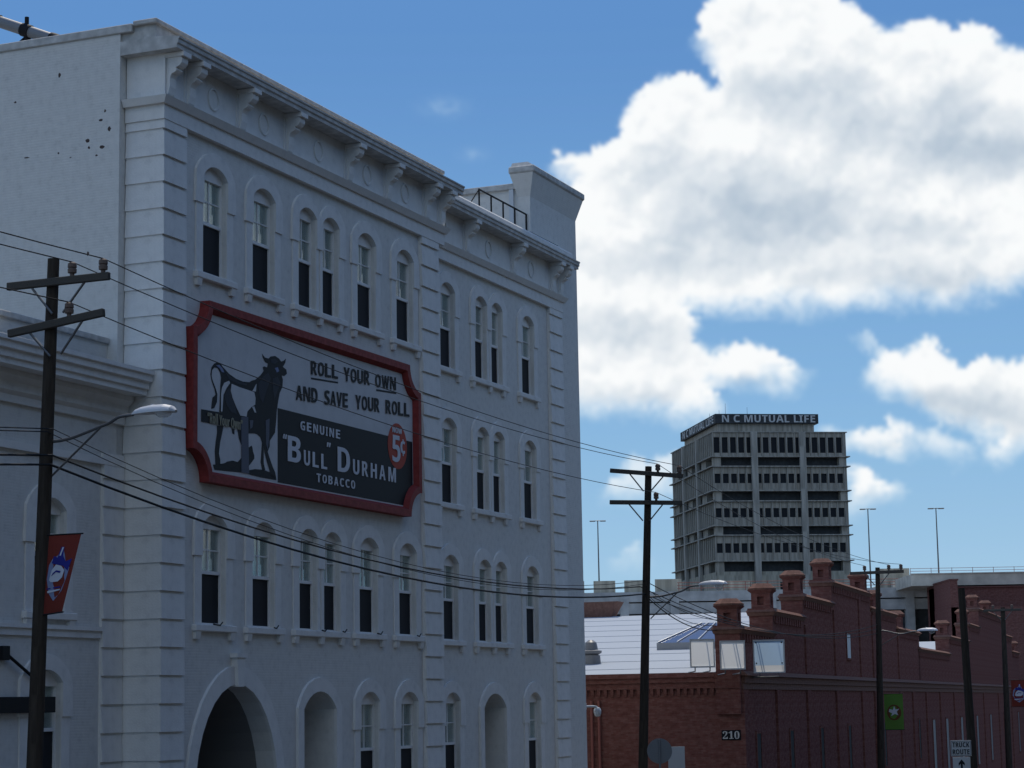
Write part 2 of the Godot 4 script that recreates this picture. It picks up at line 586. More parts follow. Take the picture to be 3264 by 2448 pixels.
func far_sky(az: float, el: float, nf: FastNoiseLite) -> Color:
	var c := air(maxf(el, 0.0))
	if el <= 0.0:
		return Color8(120, 124, 126)
	var d := Vector3(sin(az) * cos(el), sin(el), -cos(az) * cos(el))
	var p := d / (d.y + 0.16)
	var v := nf.get_noise_3d(p.x * 0.5, 7.0, p.z * 0.5)
	var a := smoothstep(-0.04, 0.26, v) * smoothstep(0.0, 0.06, el)
	var s := clampf(1.0 - 0.75 * maxf(0.0, v - 0.3) * 2.0, 0.0, 1.0)
	return c.lerp(Color8(180, 195, 210).lerp(Color8(244, 247, 249), s), a * 0.93)


# ------------------------------------------------------------------ walls with openings
func arch(xl: float, xr: float, ys: float, rise: float, seg := 10) -> PackedVector2Array:
	# points of a segmental arch from the right spring to the left one
	var o := PackedVector2Array()
	var h := (xr - xl) / 2.0
	if rise < 0.001:
		return PackedVector2Array([Vector2(xr, ys), Vector2(xl, ys)])
	var r := (h * h + rise * rise) / (2.0 * rise)
	var c := Vector2((xl + xr) / 2.0, ys + rise - r)
	var half := asin(clampf(h / r, -1.0, 1.0))
	if rise > h:
		half = PI - half
	for i in seg + 1:
		var a := half - 2.0 * half * i / seg
		o.append(c + Vector2(sin(a), cos(a)) * r)
	return o


func ellipse_arch(xl: float, xr: float, ys: float, rise: float, seg := 16) -> PackedVector2Array:
	var o := PackedVector2Array()
	for i in seg + 1:
		var a := PI * i / seg
		o.append(Vector2((xl + xr) / 2.0 + cos(a) * (xr - xl) / 2.0, ys + sin(a) * rise))
	return o


func wall(m: MB, x0: float, x1: float, z: float, thick: float, rows: Array) -> void:
	# rows: [y0, y1, [openings]]; an opening is [xl, xr, yb, ys, rise, depth]
	for row in rows:
		var y0: float = row[0]
		var y1: float = row[1]
		var ops: Array = row[2]
		if ops.is_empty():
			m.quad(Vector3(x0, y0, z), Vector3(x1, y0, z), Vector3(x1, y1, z), Vector3(x0, y1, z))
			m.quad(Vector3(x1, y0, z - thick), Vector3(x0, y0, z - thick), Vector3(x0, y1, z - thick), Vector3(x1, y1, z - thick))
			continue
		for i in ops.size():
			var op: Array = ops[i]
			var a: float = x0 if i == 0 else (ops[i - 1][1] + op[0]) / 2.0
			var b: float = x1 if i == ops.size() - 1 else (op[1] + ops[i + 1][0]) / 2.0
			var xl: float = op[0]
			var xr: float = op[1]
			var yb: float = op[2]
			var dp: float = op[5] if op.size() > 5 else thick
			var cv := ellipse_arch(xl, xr, op[3], op[4]) if op.size() > 6 else arch(xl, xr, op[3], op[4])
			for side in 2:
				var zz := z if side == 0 else z - thick
				var f := func(p: Vector2, q: Vector2, r: Vector2, s: Vector2) -> void:
					if side == 0:
						m.quad(Vector3(p.x, p.y, zz), Vector3(q.x, q.y, zz), Vector3(r.x, r.y, zz), Vector3(s.x, s.y, zz))
					else:
						m.quad(Vector3(s.x, s.y, zz), Vector3(r.x, r.y, zz), Vector3(q.x, q.y, zz), Vector3(p.x, p.y, zz))
				f.call(Vector2(a, y0), Vector2(xl, y0), Vector2(xl, y1), Vector2(a, y1))
				f.call(Vector2(xr, y0), Vector2(b, y0), Vector2(b, y1), Vector2(xr, y1))
				if yb > y0:
					f.call(Vector2(xl, y0), Vector2(xr, y0), Vector2(xr, yb), Vector2(xl, yb))
				for k in cv.size() - 1:
					f.call(cv[k + 1], cv[k], Vector2(cv[k].x, y1), Vector2(cv[k + 1].x, y1))
			# reveals
			var ys: float = op[3]
			m.quad(Vector3(xl, yb, z), Vector3(xl, yb, z - dp), Vector3(xl, ys, z - dp), Vector3(xl, ys, z))
			m.quad(Vector3(xr, yb, z - dp), Vector3(xr, yb, z), Vector3(xr, ys, z), Vector3(xr, ys, z - dp))
			m.quad(Vector3(xl, yb, z), Vector3(xr, yb, z), Vector3(xr, yb, z - dp), Vector3(xl, yb, z - dp))
			for k in cv.size() - 1:
				m.quad(Vector3(cv[k].x, cv[k].y, z), Vector3(cv[k + 1].x, cv[k + 1].y, z), Vector3(cv[k + 1].x, cv[k + 1].y, z - dp), Vector3(cv[k].x, cv[k].y, z - dp))


func kept(key: String, maker: Callable) -> Mesh:
	if not cache.has(key):
		var m := MB.new()
		maker.call(m)
		cache[key] = m.mesh()
	return cache[key]


func window(parent: Node, cx: float, yb: float, z: float, w: float, meet: float, top: float, ol := 0.40, orr := 0.40, sill := true, corbels := 3, blind := 0) -> void:
	# a tall sash window in a segmental-arched opening; heights meet and top are above the glass bottom yb
	var n := sub(parent, "window", Vector3(cx, yb, z))
	var h := w / 2.0
	var rise := w * 0.23
	var spring := top - rise
	var head := spring + 0.02
	var key := "%.2f %.2f %.2f" % [w, meet, top]
	var zg := -0.17
	var fw := 0.05
	piece(n, "frame", kept("frame" + key, func(m: MB) -> void:
		m.box(Vector3(-h, -0.1, zg - 0.06), Vector3(-h + fw, head, zg + 0.05))
		m.box(Vector3(h - fw, -0.1, zg - 0.06), Vector3(h, head, zg + 0.05))
		m.box(Vector3(-h + fw, -0.1, zg - 0.06), Vector3(h - fw, 0.0, zg + 0.05))
		m.box(Vector3(-h + fw, meet - 0.03, zg - 0.05), Vector3(h - fw, meet + 0.05, zg + 0.06))
		var fill := arch(-h, h, spring, rise)
		fill.append(Vector2(-h, head - 0.1))
		fill.append(Vector2(h, head - 0.1))
		m.extrude(fill, zg - 0.06, zg + 0.07)), M.white_wood)
	var ph := (head - 0.1 - meet - 0.05) / 2.0
	piece(n, "muntin", kept("muntin" + key, func(m: MB) -> void:
		m.box(Vector3(-0.016, meet + 0.05, zg - 0.02), Vector3(0.016, head - 0.1, zg + 0.025))
		for s in [-1, 1]:
			m.box(Vector3(0.016 if s > 0 else -h + fw, meet + 0.05 + ph - 0.016, zg - 0.02), Vector3(h - fw if s > 0 else -0.016, meet + 0.05 + ph + 0.016, zg + 0.02))), M.white_wood)
	var pane := kept("pane" + key, func(m: MB) -> void:
		m.quad(Vector3(0, 0, 0), Vector3(h - fw, 0, 0), Vector3(h - fw, ph, 0), Vector3(0, ph, 0)))
	for i in 2:
		for j in 2:
			piece(n, "pane", pane, M.pane if int(absf(cx * 7.0 + yb * 3.0)) % 3 else M.pane_dull, Vector3(-(h - fw) if i == 0 else 0.0, meet + 0.05 + ph * j, zg))
			if blind != 1:
				piece(n, "inner_pane", pane, M.pane_dull, Vector3(-(h - fw) if i == 0 else 0.0, meet + 0.05 + ph * j, zg - 0.03))
	piece(n, "insect_screen", kept("screen" + key, func(m: MB) -> void:
		m.box(Vector3(-h + fw, 0.0, zg - 0.02), Vector3(h - fw, meet - 0.03, zg + 0.01))), M.screen)
	if ol > 0.0:
		var ear := top - 1.02
		piece(n, "hood", kept("hood%s %.2f %.2f" % [key, ol, orr], func(m: MB) -> void:
			var inner := PackedVector2Array([Vector2(h, ear)])
			inner.append_array(arch(-h, h, spring, rise))
			inner.append(Vector2(-h, ear))
			var outer := PackedVector2Array([Vector2(h + orr, ear)])
			var big := arch(-h - minf(ol, 0.36), h + minf(orr, 0.36), spring + 0.06, rise + 0.29)
			for k in big.size():
				outer.append(Vector2(clampf(big[k].x, -h - ol, h + orr), big[k].y))
			outer.append(Vector2(-h - ol, ear))
			m.band(outer, inner, 0.0, 0.07)), M.white_trim)
		piece(n, "architrave", kept("arcl%s %.2f" % [key, ol], func(m: MB) -> void:
			m.box(Vector3(-h - ol * 0.8, -0.04, 0.0), Vector3(-h - 0.002, ear, 0.035))), M.white_trim)
		piece(n, "architrave", kept("arcr%s %.2f" % [key, orr], func(m: MB) -> void:
			m.box(Vector3(h + 0.002, -0.04, 0.0), Vector3(h + orr * 0.8, ear, 0.035))), M.white_trim)
	if sill:
		piece(n, "sill", kept("sill%s %.2f %.2f" % [key, ol, orr], func(m: MB) -> void:
			m.cbox(Vector3(-h - ol, -0.22, -0.26), Vector3(h + orr, -0.05, 0.13), 0.02)), M.white_trim)
		var cm := kept("corbel", func(m: MB) -> void:
			m.taper(Vector3(-0.11, -0.40, 0.0), Vector3(0.11, -0.222, 0.11), -0.01, -0.01, -0.03))
		if corbels & 1:
			piece(n, "corbel", cm, M.white_trim, Vector3(-h - ol + 0.16, 0, 0))
		if corbels & 2:
			piece(n, "corbel", cm, M.white_trim, Vector3(h + minf(orr, ol) - 0.16 if orr > 0.3 else h + orr, 0, 0))
	var drop := int(absf(cx * 13.0 + yb * 5.0)) % 5
	if drop < 2:
		blind = 1
	if blind == 1:
		piece(n, "roller_blind", kept("blind%d%s" % [drop, key], func(m: MB) -> void:
			m.box(Vector3(-h + fw, meet + 0.2 + 0.35 * drop, zg - 0.2), Vector3(h - fw, head, zg - 0.19))), M.blind)


func quoins(parent: Node, x0: float, x1: float, z: float, y_from: float, y_to: float, wrap: float) -> void:
	# one overlapping block per course, each with a drip edge; wrap > 0 carries it round the corner at x0
	var c := 0.645
	var top := 18.22
	while top > y_to:
		top -= c
	var mesh := kept("quoin%.2f %.2f %.2f" % [x1 - x0, wrap, z], func(m: MB) -> void:
		if wrap > 0:
			m.taper(Vector3(x0, -c + 0.06, z - wrap), Vector3(x1, 0.0, z), 0.035, -0.02, 0.035)
		else:
			m.taper(Vector3(x0, -c + 0.06, z - 0.2), Vector3(x1, 0.0, z), -0.012, -0.012, 0.04))
	while top > y_from:
		piece(parent, "quoin", mesh, M.white_trim, Vector3(0, top + c, 0))
		top -= c


# ------------------------------------------------------------------ white factory
func bracket_mesh() -> Mesh:
	return kept("bracket", func(m: MB) -> void:
		m.extrude(PackedVector2Array([Vector2(0, 20.115), Vector2(0.50, 20.115), Vector2(0.50, 20.03), Vector2(0.42, 20.01), Vector2(0.455, 19.94), Vector2(0.44, 19.85), Vector2(0.38, 19.78), Vector2(0.28, 19.745), Vector2(0.31, 19.69), Vector2(0.26, 19.64), Vector2(0.17, 19.61), Vector2(0.12, 19.52), Vector2(0.12, 19.30), Vector2(0.08, 19.14), Vector2(0.0, 19.05)]), -0.14, 0.14, 1)
		m.box(Vector3(-0.18, 20.0, 0.0), Vector3(0.18, 20.112, 0.52))
		m.box(Vector3(-0.22, 19.04, 0.0), Vector3(0.22, 19.995, 0.035)))


func cornice(parent: Node, x0: float, x1: float, z: float, brackets: Array, rings: Array, left: bool) -> void:
	var a := MB.new()
	var wrap := -0.95 if left else 0.0
	a.box(Vector3(x0 - (0.06 if left else 0.0), 18.5, wrap + z), Vector3(x1, 18.86, z + 0.14))
	piece(parent, "architrave_beam", a, M.white_trim)
	a = MB.new()
	a.taper(Vector3(x0 - (0.24 if left else 0.0), 18.86, wrap + z), Vector3(x1 + 0.16, 19.03, z + 0.30), -0.08 if left else 0.0, -0.08, -0.1)
	piece(parent, "frieze_moulding", a, M.white_trim)
	a = MB.new()
	a.box(Vector3(x0, 19.03, wrap + z), Vector3(x1, 20.12, z + 0.1))
	piece(parent, "frieze", a, M.white_trim)
	for b in brackets:
		piece(parent, "bracket", bracket_mesh(), M.white_trim, Vector3(b, 0, z + 0.1))
	var ring := kept("rosette", func(m: MB) -> void:
		var pts := PackedVector3Array()
		for i in 21:
			pts.append(Vector3(cos(TAU * i / 20) * 0.245, sin(TAU * i / 20) * 0.27, 0.0))
		m.tube(pts, 0.035, 0.035, 6, false))
	for r in rings:
		piece(parent, "rosette_ring", ring, M.white_trim, Vector3(r, 19.55, z + 0.11))
	a = MB.new()
	var e0 := x0 - (0.27 if left else 0.0)
	a.extrude(PackedVector2Array([Vector2(z - 0.3, 20.12), Vector2(z + 0.60, 20.12), Vector2(z + 0.60, 20.21), Vector2(z + 0.64, 20.24), Vector2(z + 0.64, 20.33), Vector2(z + 0.67, 20.35), Vector2(z + 0.67, 20.39), Vector2(z - 0.3, 20.50)]), e0, x1 + 0.42, 1)
	if left:
		a.box(Vector3(e0, 20.12, -0.97), Vector3(x0 + 0.2, 20.46, z - 0.3))
	piece(parent, "cornice", a, M.coping)


func white_factory() -> Node3D:
	var w := thing("white_factory_building", "white painted four-storey brick factory with bracketed cornice, quoined corners and arched windows", "building", fac_o, PI / 2 - FACADE)
	var xe := 15.62        # end of the main block
	var zw := -0.9         # the right wing stands back
	# window columns
	var main_x := [2.37, 4.83, 7.215, 8.565, 10.76, 13.28]
	var main_w := [1.15, 1.16, 1.0, 0.96, 1.15, 1.15]
	var wing_x := [18.30, 20.96, 22.29, 25.03]
	var wing_w := [1.12, 0.98, 0.94, 1.11]
	var storeys := [[15.17, 1.25, 2.70], [10.89, 1.22, 2.65], [6.64, 1.20, 2.60], [2.2, 1.23, 2.80]]
	var op := func(x: float, wd: float, s: Array) -> Array:
		return [x - wd / 2, x + wd / 2, s[0] - 0.1, s[0] + s[2] - wd * 0.23, wd * 0.23, 0.3]
	var rows_m := []
	var rows_w := []
	var cuts := [14.45, 10.1, 5.95, 0.0]
	for i in 4:
		var om := []
		var ow := []
		for k in 6:
			if i == 0 or i == 2 or (i == 3 and k >= 4):
				om.append(op.call(main_x[k], main_w[k], storeys[i]))
		if i == 3:
			om.push_front([6.87, 8.70, 0.15, 4.55, 0.46, 1.3])
			om.push_front([1.45, 5.47, 0.15, 2.5, 2.68, 0.5, true])
		for k in 4:
			if i < 3 or k == 0 or k == 3:
				ow.append(op.call(wing_x[k], wing_w[k], storeys[i]))
		if i == 3:
			ow.insert(1, [20.69, 22.51, 0.15, 4.5, 0.46, 1.3])
		rows_m.append([cuts[i], 18.9 if i == 0 else cuts[i - 1], om])
		rows_w.append([cuts[i], 18.9 if i == 0 else cuts[i - 1], ow])
	var m := MB.new()
	wall(m, -0.13, xe, 0.0, 0.3, rows_m)
	m.quad(Vector3(xe, 0, 0), Vector3(xe, 0, zw - 0.3), Vector3(xe, 20.17, zw - 0.3), Vector3(xe, 20.17, 0))
	piece(w, "front_wall", m, M.white_wall)
	m = MB.new()
	wall(m, xe, 30.05, zw, 0.3, rows_w)
	m.box(Vector3(28.2, 18.9, zw - 0.3), Vector3(30.05, 20.9, zw))
	m.box(Vector3(xe, 18.9, zw - 0.3), Vector3(28.2, 20.9, zw - 0.002))
	piece(w, "wing_wall", m, M.white_wall)
	# side, back and inner walls, floors, roof
	m = MB.new()
	m.box(Vector3(-0.4, 0, -24), Vector3(-0.1, 20.66, -0.97))
	piece(w, "side_wall", m, M.white_wall)
	m = MB.new()
	m.box(Vector3(29.75, 0, -24), Vector3(30.05, 20.9, zw - 0.302))
	m.box(Vector3(-0.1, 0, -24.3), Vector3(30.05, 20.6, -24))
	piece(w, "rear_wall", m, M.white_wall)
	m = MB.new()
	m.box(Vector3(-0.09, 20.2, -24), Vector3(29.74, 20.4, -1.2))
	m.box(Vector3(-0.09, 20.2, -1.2), Vector3(xe, 20.4, -0.31))
	piece(w, "flat_roof", m, M.curb_grey)
	m = MB.new()
	for y in [5.8, 10.1, 14.4]:
		m.box(Vector3(-0.09, y - 0.15, -23.9), Vector3(29.74, y + 0.1, -1.21))
		m.box(Vector3(-0.09, y - 0.15, -1.21), Vector3(xe, y + 0.1, -0.31))
	m.box(Vector3(-0.09, 0.0, -23.9), Vector3(29.74, 0.12, -1.21))
	piece(w, "storey_floor", m, M.inside_floor)
	m = MB.new()
	m.box(Vector3(-0.05, 0.13, -7.2), Vector3(29.7, 20.15, -7.0))
	piece(w, "inner_wall", m, M.inside)
	# pilasters with quoins
	for p in [[-0.13, 0.9, 0.0, 0.95], [14.31, 15.54, 0.0, 0.0], [26.96, 28.2, zw, 0.0]]:
		m = MB.new()
		m.box(Vector3(p[0], 0, p[2] - (p[3] if p[3] > 0 else 0.1)), Vector3(p[1], 18.5, p[2] + 0.07))
		piece(w, "pilaster", m, M.white_trim)
		quoins(w, p[0], p[1], p[2] + 0.1, 0.3, 18.23, p[3] + 0.1 if p[3] > 0 else 0.0)
	# cornices
	cornice(w, -0.13, 15.92, 0.0, [0.06, 0.98, 3.5, 6.0, 9.5, 12.0, 14.65, 15.72], [2.15, 4.7, 7.73, 10.7, 13.2], true)
	cornice(w, 15.93, 28.25, zw, [16.25, 19.68, 23.64, 27.2, 28.0], [17.9, 21.53, 25.28], false)
	m = MB.new()
	m.box(Vector3(-0.33, 20.46, -0.97), Vector3(16.15, 20.80, -0.02))
	piece(w, "parapet", m, M.coping)
	m = MB.new()
	m.cbox(Vector3(-0.45, 20.80, -0.6), Vector3(16.2, 20.92, 0.06), 0.02)
	m.cbox(Vector3(-0.45, 20.66, -24), Vector3(0.0, 20.87, -0.62), 0.02)
	piece(w, "parapet_coping", m, M.coping)
	m = MB.new()
	m.extrude(PackedVector2Array([Vector2(zw + 0.36, 20.435), Vector2(zw + 0.36, 20.70), Vector2(zw + 0.30, 20.77), Vector2(zw - 0.3, 20.98), Vector2(zw - 0.3, 20.55)]), 16.0, 28.75, 1)
	piece(w, "wing_parapet", m, M.white_trim)
	# stair tower pier and the firewall behind it
	m = MB.new()
	m.box(Vector3(25.6, 18.9, zw - 0.46), Vector3(30.05, 22.25, zw - 0.305))
	m.box(Vector3(28.252, 18.9, zw - 0.304), Vector3(30.05, 22.25, zw - 0.003))
	m.box(Vector3(25.6, 20.985, zw - 0.304), Vector3(28.25, 22.25, zw - 0.003))
	m.taper(Vector3(25.35, 22.25, zw - 0.66), Vector3(30.3, 23.05, zw + 0.22), -0.25, -0.25, -0.22, -0.2)
	piece(w, "tower_pier", m, M.white_wall)
	m = MB.new()
	m.cbox(Vector3(25.3, 23.05, zw - 0.7), Vector3(30.36, 23.32, zw + 0.28), 0.05)
	m.taper(Vector3(25.45, 23.32, zw - 0.6), Vector3(30.2, 23.46, zw + 0.0), 0.1, 0.1, 0.2, 0.0)
	piece(w, "tower_coping", m, M.coping)
	m = MB.new()
	m.box(Vector3(25.62, 20.4, -24), Vector3(25.95, 22.55, zw - 0.462))
	piece(w, "firewall", m, M.white_wall)
	m = MB.new()
	m.cbox(Vector3(25.5, 22.55, -24), Vector3(26.05, 22.76, zw - 0.464), 0.02)
	piece(w, "firewall_coping", m, M.coping)
	m = MB.new()
	m.box(Vector3(25.5, 20.4, -1.66), Vector3(25.618, 22.54, -1.5))
	piece(w, "downpipe", m, M.panel_white)
	# windows
	for i in 4:
		var s: Array = storeys[i]
		for k in 6:
			if not (i == 0 or i == 2 or (i == 3 and k >= 4)):
				continue
			var l := 0.185 if k == 3 else 0.40
			var r := 0.185 if k == 2 else 0.40
			window(w, main_x[k], s[0], 0.0, main_w[k], s[1], s[2], l, r, i != 3, 2 if k == 3 else 3, 0)
		for k in 4:
			if i == 3 and (k == 1 or k == 2):
				continue
			var l := 0.19 if k == 2 else 0.40
			var r := 0.19 if k == 1 else 0.40
			window(w, wing_x[k], s[0], zw, wing_w[k], s[1], s[2], l, r, i != 3, 2 if k == 2 else 3, 0)
	# ground floor archways
	archway(w, 1.45, 5.47, 2.5, 2.68, 0.0, 6.0, true)
	archway(w, 6.87, 8.70, 4.55, 0.46, 0.0, 1.3, false)
	archway(w, 20.69, 22.51, 4.5, 0.46, zw, 1.3, false)
	# patches where the paint has come off the side wall
	var rng := RandomNumberGenerator.new()
	rng.seed = 77
	for q in [[49, 326, 6, 4], [190, 240, 5, 9], [335, 353, 4, 6], [349, 411, 7, 8], [279, 448, 8, 9], [283, 470, 6, 7], [325, 469, 11, 6], [308, 495, 6, 4], [85, 503, 14, 3], [322, 383, 8, 4], [186, 488, 5, 4], [280, 808, 5, 8], [225, 502, 5, 2]]:
		var o := on_plane(q[0], q[1], fac_o + fac_u * -0.4, -fac_u)
		var lz := (o - fac_o).dot(fac_n)
		m = MB.new()
		var pl := PackedVector2Array()
		for k in 9:
			var rr := rng.randf_range(0.55, 1.1)
			pl.append(Vector2(lz + cos(TAU * k / 9) * q[2] * rr * 0.0078, o.y + sin(TAU * k / 9) * q[3] * rr * 0.0075))
		m.extrude(pl, -0.402, -0.398, 1)
		piece(w, "bare_patch", m, M.chip)
	# shutter irons on the first-floor sills
	for q in [[2.2, 0.3], [5.2, 0.1], [7.8, 0.16], [9.0, 0.1], [11.1, 0.2], [13.7, 0.12]]:
		m = MB.new()
		m.tube(PackedVector3Array([Vector3(q[0], 6.60, 0.12), Vector3(q[0] + q[1], 6.58, 0.13), Vector3(q[0] + q[1] + 0.12, 6.66, 0.13)]), 0.02, 0.016, 5)
		piece(w, "shutter_iron", m, M.dark_metal)
	return w


func archway(parent: Node, xl: float, xr: float, ys: float, rise: float, z: float, dp: float, big: bool) -> void:
	var n := sub(parent, "archway", Vector3.ZERO)
	var m := MB.new()
	var t := 0.46 if big else 0.36
	var inner := PackedVector2Array([Vector2(xr, 0.2)])
	var outer := PackedVector2Array([Vector2(xr + t * 0.85, 0.2)])
	if big:
		inner.append_array(ellipse_arch(xl, xr, ys, rise))
		outer.append_array(ellipse_arch(xl - t * 0.85, xr + t * 0.85, ys, rise + t))
	else:
		inner.append_array(arch(xl, xr, ys, rise))
		outer.append_array(arch(xl - t * 0.85, xr + t * 0.85, ys + 0.05, rise + t - 0.05))
	inner.append(Vector2(xl, 0.2))
	outer.append(Vector2(xl - t * 0.85, 0.2))
	m.band(outer, inner, z, z + 0.08)
	piece(n, "arch_surround", m, M.white_trim)
	if big:
		m = MB.new()
		var c := (xl + xr) / 2
		m.extrude(PackedVector2Array([Vector2(c - 0.13, 5.12), Vector2(c + 0.13, 5.12), Vector2(c + 0.2, 5.82), Vector2(c - 0.2, 5.82)]), z + 0.0, z + 0.17)
		m.box(Vector3(c - 0.25, 5.822, z), Vector3(c + 0.25, 5.93, z + 0.2))
		piece(n, "keystone", m, M.white_trim)
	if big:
		# vault of the carriage passage, its inner shade put into a darker colour
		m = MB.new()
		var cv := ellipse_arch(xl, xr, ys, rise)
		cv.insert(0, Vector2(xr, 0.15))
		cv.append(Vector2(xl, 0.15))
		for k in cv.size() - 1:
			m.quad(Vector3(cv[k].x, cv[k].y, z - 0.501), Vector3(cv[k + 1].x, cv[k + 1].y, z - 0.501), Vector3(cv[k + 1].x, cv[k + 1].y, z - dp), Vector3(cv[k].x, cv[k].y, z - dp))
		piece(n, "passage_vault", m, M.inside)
	# back of the passage with a door
	m = MB.new()
	m.quad(Vector3(xl - 0.02, 0.15, z - dp), Vector3(xr + 0.02, 0.15, z - dp), Vector3(xr + 0.02, ys + rise + 0.02, z - dp), Vector3(xl - 0.02, ys + rise + 0.02, z - dp))
	piece(n, "passage_back", m, M.inside)
	m = MB.new()
	if big:
		m.cbox(Vector3(xl + 0.05, 0.16, z - dp + 0.002), Vector3(xr - 1.0, 4.3, z - dp + 0.1), 0.02)
		piece(n, "double_door", m, M.dark_metal)
	else:
		m.cbox(Vector3(xl + 0.05, 3.5, z - dp + 0.002), Vector3(xl + 0.62, 4.45, z - dp + 0.06), 0.01)
		piece(n, "transom_window", m, M.screen)
		m = MB.new()
		m.box(Vector3(xl + 0.02, 3.36, z - dp + 0.002), Vector3(xr - 0.3, 3.46, z - dp + 0.12))
		piece(n, "ledge", m, M.inside)


func low_annex() -> void:
	var w := thing("low_white_building", "lower two-storey white building with a heavy stepped cornice beside the tall factory", "building", fac_o, PI / 2 - FACADE)
	var z := -0.97
	var m := MB.new()
	wall(m, -16.0, -0.132, z, 0.3, [[6.0, 12.6, [[-13.2, -12.05, 6.7, 9.0, 0.27, 0.3], [-8.3, -7.15, 6.7, 9.0, 0.27, 0.3], [-3.63, -2.48, 6.7, 9.0, 0.27, 0.3]]], [0.0, 6.0, [[-8.9, -7.3, 1.0, 4.6, 0.3, 0.3], [-3.75, -2.53, 1.2, 5.22, 0.28, 0.3]]]])
	m.box(Vector3(-16.0, 12.6, z - 0.5), Vector3(-0.41, 13.12, z - 0.28))
	piece(w, "front_wall", m, M.white_wall)
	m = MB.new()
	m.box(Vector3(-16, 0, -23), Vector3(-15.7, 12.6, z - 0.31))
	m.box(Vector3(-16, 0, -23.3), Vector3(-0.42, 12.6, -23.01))
	m.box(Vector3(-15.69, 12.2, -23), Vector3(-0.42, 12.45, z - 0.31))
	m.box(Vector3(-15.69, 5.7, -23), Vector3(-0.42, 5.95, z - 0.31))
	m.box(Vector3(-15.69, 0.1, -6.2), Vector3(-0.42, 12.1, -6.0))
	piece(w, "inner_shell", m, M.inside)
	m = MB.new()
	m.cbox(Vector3(-16.1, 13.12, z - 0.6), Vector3(-0.42, 13.26, z - 0.2), 0.015)
	piece(w, "parapet_coping", m, M.coping)
	m = MB.new()
	m.extrude(PackedVector2Array([Vector2(z, 11.2), Vector2(z + 0.10, 11.2), Vector2(z + 0.10, 11.36), Vector2(z + 0.2, 11.44), Vector2(z + 0.2, 11.62), Vector2(z + 0.34, 11.74), Vector2(z + 0.34, 11.86), Vector2(z + 0.70, 11.86), Vector2(z + 0.70, 11.98), Vector2(z + 0.76, 12.0), Vector2(z + 0.76, 12.14), Vector2(z + 0.84, 12.17), Vector2(z + 0.84, 12.30), Vector2(z + 0.90, 12.33), Vector2(z + 0.90, 12.42), Vector2(z + 0.1, 12.66), Vector2(z, 12.66)]), -16.1, -0.2, 1)
	piece(w, "cornice", m, M.white_trim)
	m = MB.new()
	m.box(Vector3(-16, 10.2, z), Vector3(-0.135, 10.36, z + 0.1))
	piece(w, "upper_band", m, M.white_trim)
	m = MB.new()
	m.box(Vector3(-16, 6.22, z), Vector3(-1.04, 6.38, z + 0.06))
	m.box(Vector3(-16, 6.38, z), Vector3(-1.04, 6.47, z + 0.11))
	piece(w, "lower_band", m, M.white_trim)
	m = MB.new()
	m.box(Vector3(-1.03, 0, z - 0.1), Vector3(-0.135, 10.2, z + 0.05))
	piece(w, "pilaster", m, M.white_trim)
	quoins(w, -1.03, -0.19, z + 0.07, 0.3, 10.2, 0.0)
	for x in [-12.62, -7.72, -3.05]:
		window(w, x, 6.8, z, 1.15, 1.2, 2.47, 0.40, 0.40, true, 3)
	window(w, -3.14, 1.3, z, 1.22, 2.89, 4.2, 0.40, 0.40, false)
	# dark signboard over the street door, with a stay rod above it
	m = MB.new()
	m.cbox(Vector3(-9.6, 4.57, z + 0.075), Vector3(-2.95, 4.91, z + 0.17), 0.01)
	piece(w, "door_fascia", m, M.dark_metal)
	for x in [-4.7, -8.6]:
		m = MB.new()
		m.tube(PackedVector3Array([Vector3(x, 5.82, z + 0.1), Vector3(x + 1.35, 5.12, z + 0.14)]), 0.035, 0.035, 6)
		m.cbox(Vector3(x - 0.16, 5.68, z + 0.003), Vector3(x + 0.1, 5.98, z + 0.14), 0.01)
		piece(w, "stay_rod", m, M.dark_metal)


# ------------------------------------------------------------------ advertising board
func lettering(parent: Node, words: String, x0: float, x1: float, y0: float, y1: float, z: float, mt: Material, slope := 0.0, serif := false, weight := 800) -> void:
	var f := SystemFont.new()
	f.font_names = PackedStringArray(["Droid Serif" if serif else "Droid Sans"])
	f.font_weight = weight
	var t := TextMesh.new()
	t.text = words
	t.font = f
	t.font_size = 64
	t.pixel_size = 0.01
	t.depth = 0.02
	t.curve_step = 2.0
	var bb := t.get_aabb()
	var o := MeshInstance3D.new()
	o.mesh = t
	o.name = "lettering"
	for i in t.get_surface_count():
		o.set_surface_override_material(i, mt)
	var s := Vector3((x1 - x0) / bb.size.x, (y1 - y0) / bb.size.y, 0.6)
	# sheared upwards along the line where the lettering climbs
	o.transform = Transform3D(Basis(Vector3(s.x, s.x * slope, 0), Vector3(0, s.y, 0), Vector3(0, 0, s.z)), Vector3(x0 - bb.position.x * s.x, y0 - bb.position.y * s.y - slope * bb.position.x * s.x, z))
	parent.add_child(o, true)


func spaced(parent: Node, words: String, x0: float, x1: float, y0: float, y1: float, z: float, mt: Material, slope: float, fill: float) -> void:
	# sign-painter's lettering: each letter narrow in a cell of its own
	var cells := 0.0
	for c in words:
		cells += {"I": 0.55, "M": 1.3, "W": 1.35, "N": 1.08}.get(c, 1.0)
	var step := (x1 - x0) / cells
	var x := x0
	for c in words:
		var wd: float = step * {"I": 0.55, "M": 1.3, "W": 1.35, "N": 1.08}.get(c, 1.0)
		var ink := wd * fill if c != "I" else wd * 0.5
		lettering(parent, c, x + (wd - ink) / 2, x + (wd + ink) / 2, y0 + slope * (x - x0), y1 + slope * (x - x0), z, mt, slope)
		x += wd


